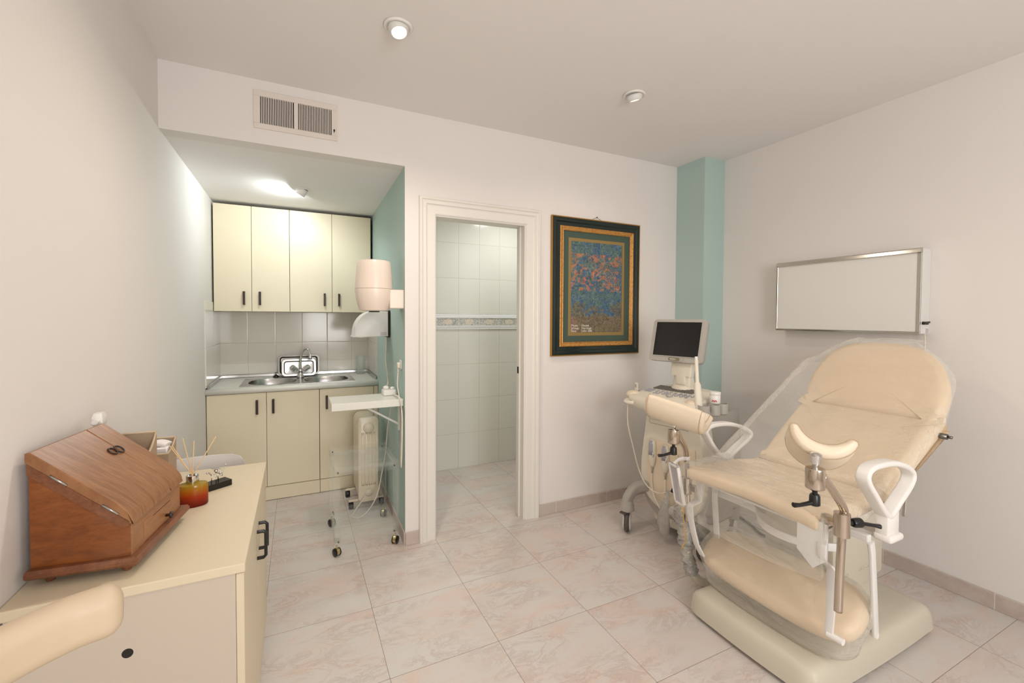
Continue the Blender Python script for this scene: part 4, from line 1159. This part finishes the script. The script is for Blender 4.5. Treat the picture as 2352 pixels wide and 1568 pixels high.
part('yellow_cable_end', join(cyl((1.607, -1.14, .492), (1.613, -1.14, .460), .006, 10), tube(sm([(1.613, -1.14, .463), (1.625, -1.14, .35), (1.640, -1.13, .31), (1.63, -1.12, .28), (1.645, -1.11, .26)], 5), .0022, 6)), 'yellow', t, True)
# corrugated wrapped hose beside the far leg
def hose(pts, r, m, n=14, cyc=30, amp=.16, seed=1):
    P = sm(pts, 12); b = sweep(P, circ(r, n), None, False, None, [1+amp*math.sin(i*cyc*2*math.pi/len(P)) for i in range(len(P))])
    for v in b.verts: v.co += Vector((noise.noise(v.co*40+Vector((seed, 0, 0))), noise.noise(v.co*40+Vector((0, seed, 5))), noise.noise(v.co*40+Vector((9, 0, seed)))))*r*.35
    return b
t = thing('wrapped_hose', (1.75, -1.06, .02), 'corrugated hose wrapped in crumpled clear film, hanging beside the chair leg rest', 'hose')
part('hose', hose([(1.665, -1.075, .42), (1.690, -1.07, .36), (1.72, -1.06, .27), (1.745, -1.05, .18), (1.775, -1.055, .09), (1.82, -1.07, .04), (1.86, -1.10, .030)], .021, 'usw', cyc=34), 'usw', t, True)
part('wrap', hose([(1.660, -1.075, .44), (1.690, -1.07, .36), (1.72, -1.06, .27), (1.745, -1.05, .18), (1.775, -1.055, .09)], .029, 'filmt', cyc=26, amp=.2, seed=4), 'filmt', t, True)
tag(obj('wrapped_cable', hose([(1.70, -1.00, .40), (1.78, -.99, .33), (1.86, -1.00, .24), (1.95, -1.02, .19), (2.03, -1.06, .20), (2.10, -1.12, .24)], .026, 'filmt', cyc=20, amp=.22, seed=7), 'filmt', None, True), 'bundle of cable in crumpled clear film under the far side of the seat', 'cable')
tag(obj('floor_cable', tube(sm([(2.70, -.42, .008), (2.69, -.55, .008), (2.70, -.68, .008), (2.63, -.82, .008), (2.61, -.95, .008), (2.55, -1.08, .008), (2.40, -1.14, .012)], 8), .007, 8), 'black', None, True), 'thick black cable lying on the floor behind the examination chair', 'cable')
tag(obj('thin_floor_cable', tube(sm([(2.74, -.60, .006), (2.66, -.76, .018), (2.67, -.88, .006), (2.58, -.98, .020), (2.62, -1.06, .006), (2.50, -1.13, .006)], 8), .0035, 8), 'usg', None, True), 'thin grey cable tangled with the black one on the floor behind the chair', 'cable')

# ---- clear plastic covers
from mathutils.bvhtree import BVHTree
def bvh(names):
    vs, fs = [], []
    for o in ch.children:
        if o.name.split('.')[0] in names:
            k = len(vs); vs += [o.matrix_world @ v.co for v in o.data.vertices]; fs += [[i+k for i in p.vertices] for p in o.data.polygons]
    return BVHTree.FromPolygons(vs, fs)
def conform(b, tree, gap):
    for v in b.verts:
        for _ in range(2):
            p, n_, i, d = tree.find_nearest(v.co)
            s_ = (v.co-p).dot(n_)
            if s_ < gap: v.co = p+n_*(gap+.0006)
    return b
bpy.context.view_layer.update()
TS = bvh(('seat', 'backrest', 'headrest')); TL = bvh(('leg_rest',))
def cov():
    prof = [(1.588, .500), (1.580, .560), (1.574, .610), (1.574, .655), (1.586, .696), (1.62, .706), (1.72, .706), (1.84, .706), (1.95, .708), (2.02, .724), (2.06, .742), (2.16, .795), (2.27, .856), (2.38, .918), (2.435, .958), (2.452, 1.00), (2.49, 1.08), (2.53, 1.165), (2.567, 1.24), (2.60, 1.262), (2.64, 1.265), (2.68, 1.255)]
    P = []
    for i in range(len(prof)-1):
        for k in range(5):
            f = k/5; P.append((prof[i][0]*(1-f)+prof[i+1][0]*f, prof[i][1]*(1-f)+prof[i+1][1]*f))
    P.append(prof[-1])
    A = (1.80, .706); B = (2.570, 1.195)
    ny = 60; rows = []; edge = .12
    nh = Vector((math.sin(R(64)), 0, -math.cos(R(64))))
    for (x, z) in P:
        row = []
        hw = .290
        zz = max(0, z-1.03)
        if x > 2.44: hw = max(.294-(zz/.235)**2.6*.185, .085)
        for j in range(ny+1):
            v = j/ny*2-1
            yy = YC+v*(hw+edge); d = abs(yy-YC)-hw
            x2, y2, z2 = x, yy, z
            lim = .12 if v > 0 else .19
            k = min(max(0, (abs(yy-YC)-lim)/(.292-lim)), 1)**1.4*(1 if v > 0 else .30)
            if A[0] < x < B[0] and z > .70:
                zc = A[1]+(B[1]-A[1])*(x-A[0])/(B[0]-A[0])
                if zc > z2: z2 += (zc-z2)*k
            w_ = abs(noise.noise(Vector((x*4, yy*3.2-x*1.5, z*4))))*.009+(.5-abs(noise.noise(Vector((x*9+yy*5, yy*10-x*6, z*5)))))*.007
            if z > .69:
                z2 += abs(w_)
                hit = TS.ray_cast(Vector((x2, min(max(y2, YC-hw+.004), YC+hw-.004), 2.0)), Vector((0, 0, -1)))[0]
                gap = .004 if x < 2.44 else .009
                if hit is not None and x < 2.66: z2 = max(z2, hit.z+gap+abs(w_)*.4)
            if d > 0:
                y2 = YC+math.copysign(hw+min(d, .012)+max(0, d-.012)*.08, yy-YC)
                f = min(d/edge, 1)
                if x >= 2.44:
                    q_ = Vector((x2, y2, z2))+nh*((.085 if v > 0 else .03)*f); x2, y2, z2 = q_
                elif z >= .69: z2 -= f*(.080 if v < 0 else .060)
            if z < .69:
                z2 -= .05*(1-v*v)*((.70-z)/.20); x2 -= abs(w_)*.8
            row.append((x2, y2, z2))
        rows.append(row)
    b = bmesh.new(); vs = [[b.verts.new(p) for p in r] for r in rows]
    for a, c in zip(vs, vs[1:]):
        for j in range(ny): b.faces.new((a[j], a[j+1], c[j+1], c[j]))
    return b
tag(obj('plastic_cover', cov(), 'film', None, True), 'clear plastic film stretched over the backrest and seat of the examination chair', 'plastic cover')
def cov2():
    rings = []
    for zz, g in ((-.012, -.030), (.0, .002), (.025, .016), (.05, .018), (.078, .012), (.090, -.010), (.098, -.05), (.100, -.09)):
        r = []
        n = len(lr)
        for i, (x, y) in enumerate(lr):
            l = math.hypot(x-.01, y); f = (l+g)/l if l else 1
            wob = noise.noise(Vector((x*14, y*14, zz*20)))*.008
            r.append(((x-.01)*f+.01+(-.03 if zz < .02 else 0), y*f, zz+wob-(.035 if zz < .02 and x < 0 else 0)))
        rings.append(r)
    return loft(rings, capA=False, capB=True, mw=LR)
tag(obj('plastic_cover', conform(cov2(), TL, .003), 'film', None, True), 'clear plastic film wrapped around the lower leg-rest cushion', 'plastic cover')

# ================================================================= sideboard and what stands on it
t = thing('sideboard', (-.35, -.875, 0), 'low cream sideboard along the left wall with black bow handles', 'sideboard')
ZT = .730
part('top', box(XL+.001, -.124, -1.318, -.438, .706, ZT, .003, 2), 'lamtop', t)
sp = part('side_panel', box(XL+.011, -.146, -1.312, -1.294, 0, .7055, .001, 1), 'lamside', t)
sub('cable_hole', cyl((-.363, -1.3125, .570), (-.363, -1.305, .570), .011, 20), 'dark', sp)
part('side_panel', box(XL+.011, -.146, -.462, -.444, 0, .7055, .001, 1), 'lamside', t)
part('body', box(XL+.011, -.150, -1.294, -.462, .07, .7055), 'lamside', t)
part('plinth', box(-.185, -.170, -1.294, -.462, .0, .07), 'lamside', t)
def bow(y, par):
    x = -.127
    pts = [(x-.0, y, .632), (x+.019, y, .632), (x+.026, y, .625), (x+.026, y, .549), (x+.019, y, .542), (x, y, .542)]
    b = sweep([Vector(p) for p in pts], rrect(.013, .010, .004, 3), (0, 1, 0))
    sub('handle', b, 'black', par, 'auto')
for a, c, hy in ((-1.310, -.879, -.915), (-.877, -.446, -.842)):
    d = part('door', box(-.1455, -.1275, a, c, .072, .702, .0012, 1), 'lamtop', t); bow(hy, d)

# wooden writing box
t = thing('wooden_slope_box', (-.45, -1.07, ZT), 'worn wooden box with a sloping lid and small drawer, on the sideboard', 'box')
BM_ = mwat((-.372, -1.247, ZT), (math.cos(R(-8)), math.sin(R(-8)), 0), (math.sin(R(8)), math.cos(R(8)), 0))
# local: x outward (front), y along the length, z up; front face at x=0
D, LN = -.192, .292
def bp(name, bm_, m, smooth=False, par=None):
    bm_.transform(BM_); return sub(name, bm_, m, par, smooth) if par else part(name, bm_, m, t, smooth)
bp('body', prism([(D, .034), (0, .034), (0, .128), (D, .288)], 0, LN, 'y', .0015, seg=1), 'wooda')
fp = bp('front_panel', box(-.001, .003, .002, LN-.002, .034, .122, .001, 1), 'woodc')
dr = bp('drawer', box(.0005, .0050, .060, LN-.030, .046, .098, .0015, 1), 'woodc')
bp('knob', lathe([(.004, 0), (.004, .008), (.009, .011), (.009, .016), (.001, .019)], (.005, .185, .062), (1, 0, 0), 16), 'brown', True, dr)
bp('scratch', box(.0048, .0054, .11, .215, .094, .0955), 'dark', False, dr)
bp('base_moulding', sweep([(D, -.010, .032), (.012, -.010, .032), (.012, LN+.010, .032), (D, LN+.010, .032)], [(-.011, -.010), (-.011, .004), (-.004, .012), (.004, .012), (.011, .006), (.011, -.010)], (0, 0, 1)), 'woodd')
bp('base_board', box(D, .010, -.008, LN+.008, .022, .036), 'woodd')
for x, y in ((-.165, .02), (-.015, .02), (-.165, LN-.02), (-.015, LN-.02)):
    bp('foot', lathe([(.008, 0), (.010, .006), (.013, .023)], (x, y, .0), n=16), 'woodd', 'auto')
# lid: slab following the slope with a rolled front; cut in two
def lidprof(th):
    s = math.atan2(.288-.128, .192); nx, nz = math.sin(s), math.cos(s)
    top = [(D-.002, .289)]
    P0 = (D-.002, .290); P1 = (-.030, .155)
    up_ = [(D-.004, .290), (D-.004, .312), (D+.006, .314)]
    e = (-.028, .314-(D+.006+.028)*-1*0-( -.028-(D+.006))*math.tan(s))
    up_ += [e, (-.010, e[1]-.020), (.004, e[1]-.040), (.008, e[1]-.060), (.007, .122), (-.001, .122), (-.001, .1285)]
    return up_
lp = lidprof(0)
lp = [lp[0], lp[1], lp[2], lp[3]]+[(p.x, p.y) for p in sm([(a, c, 0) for a, c in lp[3:8]], 4)][1:]+[lp[8], lp[9]]
ld = bp('lid', prism(lp, -.004, .212, 'y', .002, seg=1), 'woodb', 'auto')
bp('lid_side_section', prism(lp, .2145, LN+.006, 'y', .002, seg=1), 'woodb', 'auto')
s_ = math.atan2(.16, .192)
def onlid(x, y, dz=0): return Vector((x, y, .314-(x-(D+.006))*math.tan(s_)+dz))
b = tube([onlid(-.115+.009*math.cos(a), .185+.012*math.sin(a), .003) for a in [2*math.pi*i/16 for i in range(16)]], .0022, 6, True)
b = join(b, tube([onlid(-.111+.010*math.cos(a), .208+.013*math.sin(a), .005) for a in [2*math.pi*i/16 for i in range(16)]], .0024, 6, True))
bp('hasp', b, 'brown', True, ld)
for x0 in (-.150, -.052):
    p0 = onlid(x0, -.0055, -.026); p1 = onlid(x0+.032, -.0055, -.026)
    bp('hinge', cyl(p0, p1, .0028, 10), 'steel', True, ld)
bp('hinge_rail', prism([(D, .262), (D, .288), (0, .128), (0, .118), (-.02, .118)], -.0035, .002, 'y'), 'woodd')

# fabric magazine bins
def bin_(x0, x1, y0, y1, zb, zf, label, paper=False):
    t = thing('fabric_bin', ((x0+x1)/2, (y0+y1)/2, ZT), label, 'storage bin')
    def topz(y): f = (y-y0)/(y1-y0); return zf+(zb-zf)*(f**2.2)
    ny = 10; th = .004
    b = bmesh.new()
    for xs in (x0, x1-th):
        pts = [(y0, ZT)]+[(y1, ZT)]+[(y1-(y1-y0)*k/ny, topz(y1-(y1-y0)*k/ny)) for k in range(ny+1)]
        b = prism(pts, xs, xs+th, 'x', bm=b)
    b = box(x0+th, x1-th, y0, y0+th, ZT, zf, bm=b); b = box(x0+th, x1-th, y1-th, y1, ZT, zb, bm=b); b = box(x0+th, x1-th, y0+th, y1-th, ZT, ZT+.004, bm=b)
    part('shell', b, 'fabric', t)
    for xs in (x0+th/2, x1-th/2):
        part('piping', tube([(xs, y1-(y1-y0)*k/ny, topz(y1-(y1-y0)*k/ny)) for k in range(ny+1)], .0035, 6), 'fabrim', t, True)
    part('piping', tube([(x0, y1-.002, zb), (x1, y1-.002, zb)], .0035, 6), 'fabrim', t, True)
    part('piping', tube([(x0, y0+.002, zf), (x1, y0+.002, zf)], .0035, 6), 'fabrim', t, True)
bin_(-.568, -.440, -.850, -.715, .962, .905, 'larger beige linen magazine bin behind the wooden box')
bin_(-.545, -.420, -.665, -.545, .900, .868, 'smaller beige linen bin with white paper inside, nearer the far edge of the sideboard')
b = sweep(sm([(-.53, -.600, .872), (-.50, -.598, .886), (-.46, -.595, .893), (-.432, -.60, .884)], 5), rrect(.05, .02, .009, 3), (0, 1, 0))
t = tag(obj('paper_roll', join(b, box(-.53, -.43, -.63, -.57, ZT+.0045, .882, .004, 1)), 'paper', None, 'auto'), 'white paper roll standing in the smaller linen bin', 'paper')
# pump bottle
t = thing('pump_bottle', (-.525, -.895, ZT), 'white spray bottle with red detail standing behind the wooden box against the wall', 'bottle')
px_, py_ = -.537, -.890
part('bottle', lathe([(.001, 0), (.028, 0), (.031, .006), (.031, .19), (.028, .215), (.016, .228), (.014, .245)], (px_, py_, ZT), n=28, sy=.8), 'white', t, 'auto')
part('collar', lathe([(.016, .240), (.017, .262), (.012, .266)], (px_, py_, ZT), n=20), 'red', t, 'auto')
part('spray_head', loft([[(px_+x, py_+y, ZT+z) for x, y in rrect(w_, d_, .004, 3)] for z, w_, d_ in ((.262, .016, .018), (.300, .018, .020), (.306, .026, .036), (.328, .026, .040), (.340, .020, .030))]), 'white', t, 'auto')
part('nozzle', cyl((px_, py_-.018, ZT+.318), (px_, py_-.034, ZT+.318), .008, 14), 'white', t, 'auto')
# reed diffuser
t = thing('reed_diffuser', (-.312, -.815, ZT), 'amber-red glass reed diffuser with wooden sticks in front of the linen bins', 'diffuser')
dx_, dy_ = -.318, -.838
part('glass_bottle', lathe([(.001, .0), (.042, .0), (.0455, .004), (.046, .064), (.043, .072), (.032, .075), (.016, .076), (.014, .078)], (dx_, dy_, ZT), n=40, sx=.95, sy=.66), 'amber', t, 'auto')
part('collar', lathe([(.0165, .075), (.0175, .077), (.0175, .101), (.014, .101), (.014, .095)], (dx_, dy_, ZT), n=28), 'chrome', t, 'auto')
for (tx, ty, tz) in ((-.378, -.845, .940), (-.374, -.830, .934), (-.346, -.825, .955), (-.314, -.830, .943), (-.254, -.815, .948)):
    v = Vector((tx, ty, tz)); c0 = Vector((dx_, dy_, ZT+.100)); d = (v-c0).normalized()
    bot = c0-d*.080 if abs(d.z) > .8 else c0-d*.075
    bot.z = max(bot.z, ZT+.006)
    part('reed', cyl(bot, v, .0016, 7), 'reed', t, True)
# figurine
t = thing('metal_figurine', (-.268, -.685, ZT), 'small chrome wire figurine on a black block on the sideboard', 'figurine')
fm = mwat((-.270, -.688, ZT), (math.cos(R(35)), math.sin(R(35)), 0), (-math.sin(R(35)), math.cos(R(35)), 0))
part('plinth', box(-.040, .040, -.024, .024, 0, .022, .001, 1, mw=fm), 'blackm', t)
random.seed(5)
b = None
def fv(x, y, z): return fm @ Vector((x, y, z))
for pts in (((-.02, 0, .022), (-.018, 0, .048), (0, .004, .052)), ((-.008, -.008, .022), (-.004, -.006, .046)), ((.008, .008, .022), (.004, .004, .05)), ((0, .004, .052), (.018, .0, .050), (.026, .0, .068), (.032, .004, .072)), ((.018, 0, .05), (.014, -.008, .04), (.006, -.008, .044)), ((-.018, 0, .048), (-.026, .004, .060), (-.034, .0, .062))):
    b = join(b, tube([fv(*p) for p in pts], .0016, 6))
for c_, r0 in (((-.004, 0, .062), .007), ((.010, .0, .050), .005), ((.032, .004, .074), .0035), ((.027, 0, .066), .003), ((-.034, 0, .062), .004), ((.002, .006, .055), .005)):
    q_ = bmesh.new(); bmesh.ops.create_icosphere(q_, subdivisions=2, radius=r0); q_.transform(Matrix.Translation(fv(*c_))); b = join(b, q_)
part('figure', b, 'chrome', t, True)
part('metal_plate', box(-.034, -.006, -.010, .010, .066, .0675, mw=fm @ Matrix.Rotation(R(14), 4, 'Y')), 'chrome', t)
# white plastic chair behind the sideboard
t = thing('white_chair', (-.37, -.20, 0), 'white plastic chair tucked behind the far end of the sideboard', 'chair')
b = bmesh.new()
rows = []
for k in range(9):
    z = .44+.305*k/8; hw = .155+.010*math.sin(k/8*3.1)
    if k == 8: hw -= .018
    if k == 7: hw -= .005
    bend = .012*(k/8)
    rows.append((z, hw, bend))
front = [[(-.372+hw*(j/8*2-1), -.330+bend-.030*(1-(j/8*2-1)**2)*-1, z-(.010 if abs(j-4) == 4 and z > .72 else 0)) for j in range(9)] for z, hw, bend in rows]
rings = [f+[(p[0], p[1]+.007, p[2]) for p in f[::-1]] for f in front]
part('backrest', loft(rings), 'white', t, 'auto')
part('seat', pad([(x, y) for x, y in rrect(.34, .34, .05, 5)], .022, .009, 0, Matrix.Translation((-.372, -.155, .425))), 'white', t, 'auto')
for x, y in ((-.51, -.30), (-.235, -.30), (-.51, -.01), (-.235, -.01)): part('leg', cyl((x, y, 0), (x*.97-.37*.03, y, .43), .013, 14, r2=.017), 'white', t, 'auto')
# near chair: padded back in the lower left corner
t = thing('near_chair', (-.42, -1.86, 0), 'cream upholstered chair whose rounded back reaches into the lower left corner', 'chair')
bp_ = sm([(-.286, -1.672, .870), (-.335, -1.688, .868), (-.40, -1.745, .866), (-.455, -1.84, .866), (-.47, -1.95, .868), (-.455, -2.06, .87), (-.40, -2.14, .872)], 8)
sc_ = [1.0]*len(bp_)
for k, f in enumerate((.55, .86, .97)): sc_[k] = f; sc_[-1-k] = f
part('back_pad', sweep([bp_[0]+Vector((.018, .004, 0)), bp_[0]+Vector((.014, .003, 0)), bp_[0]+Vector((.006, .001, 0))]+bp_[1:], rrect(.082, .058, .026, 6), (0, 0, 1), scale=[.45, .74, .93]+[1.0]*(len(bp_)-1)), 'chairv', t, 'auto')
part('seat', lathe([(.001, 0), (.17, 0), (.19, .012), (.19, .05), (.17, .066), (.001, .07)], (-.26, -1.93, .42), n=36), 'creaml', t, 'auto')
part('back_support', tube(sm([(-.462, -1.95, .85), (-.475, -1.95, .65), (-.44, -1.94, .44), (-.36, -1.935, .41)], 6), .012, 10), 'chrome', t, True)
part('gas_column', cyl((-.26, -1.93, .07), (-.26, -1.93, .42), .024, 18), 'chrome', t, True)
for k in range(5):
    a = R(72*k+20); d = Vector((math.cos(a), math.sin(a), 0)); c = Vector((-.26, -1.93, .075))
    lg = part('foot', tube([c, c+d*.24+Vector((0, 0, -.02))], .014, 10), 'chrome', t, True)
    e = c+d*.24
    sub('caster', lathe([(.001, -.012), (.022, -.012), (.024, 0), (.022, .012), (.001, .012)], (e.x, e.y, .0245), (-d.y, d.x, 0), 18), 'black', lg, 'auto')
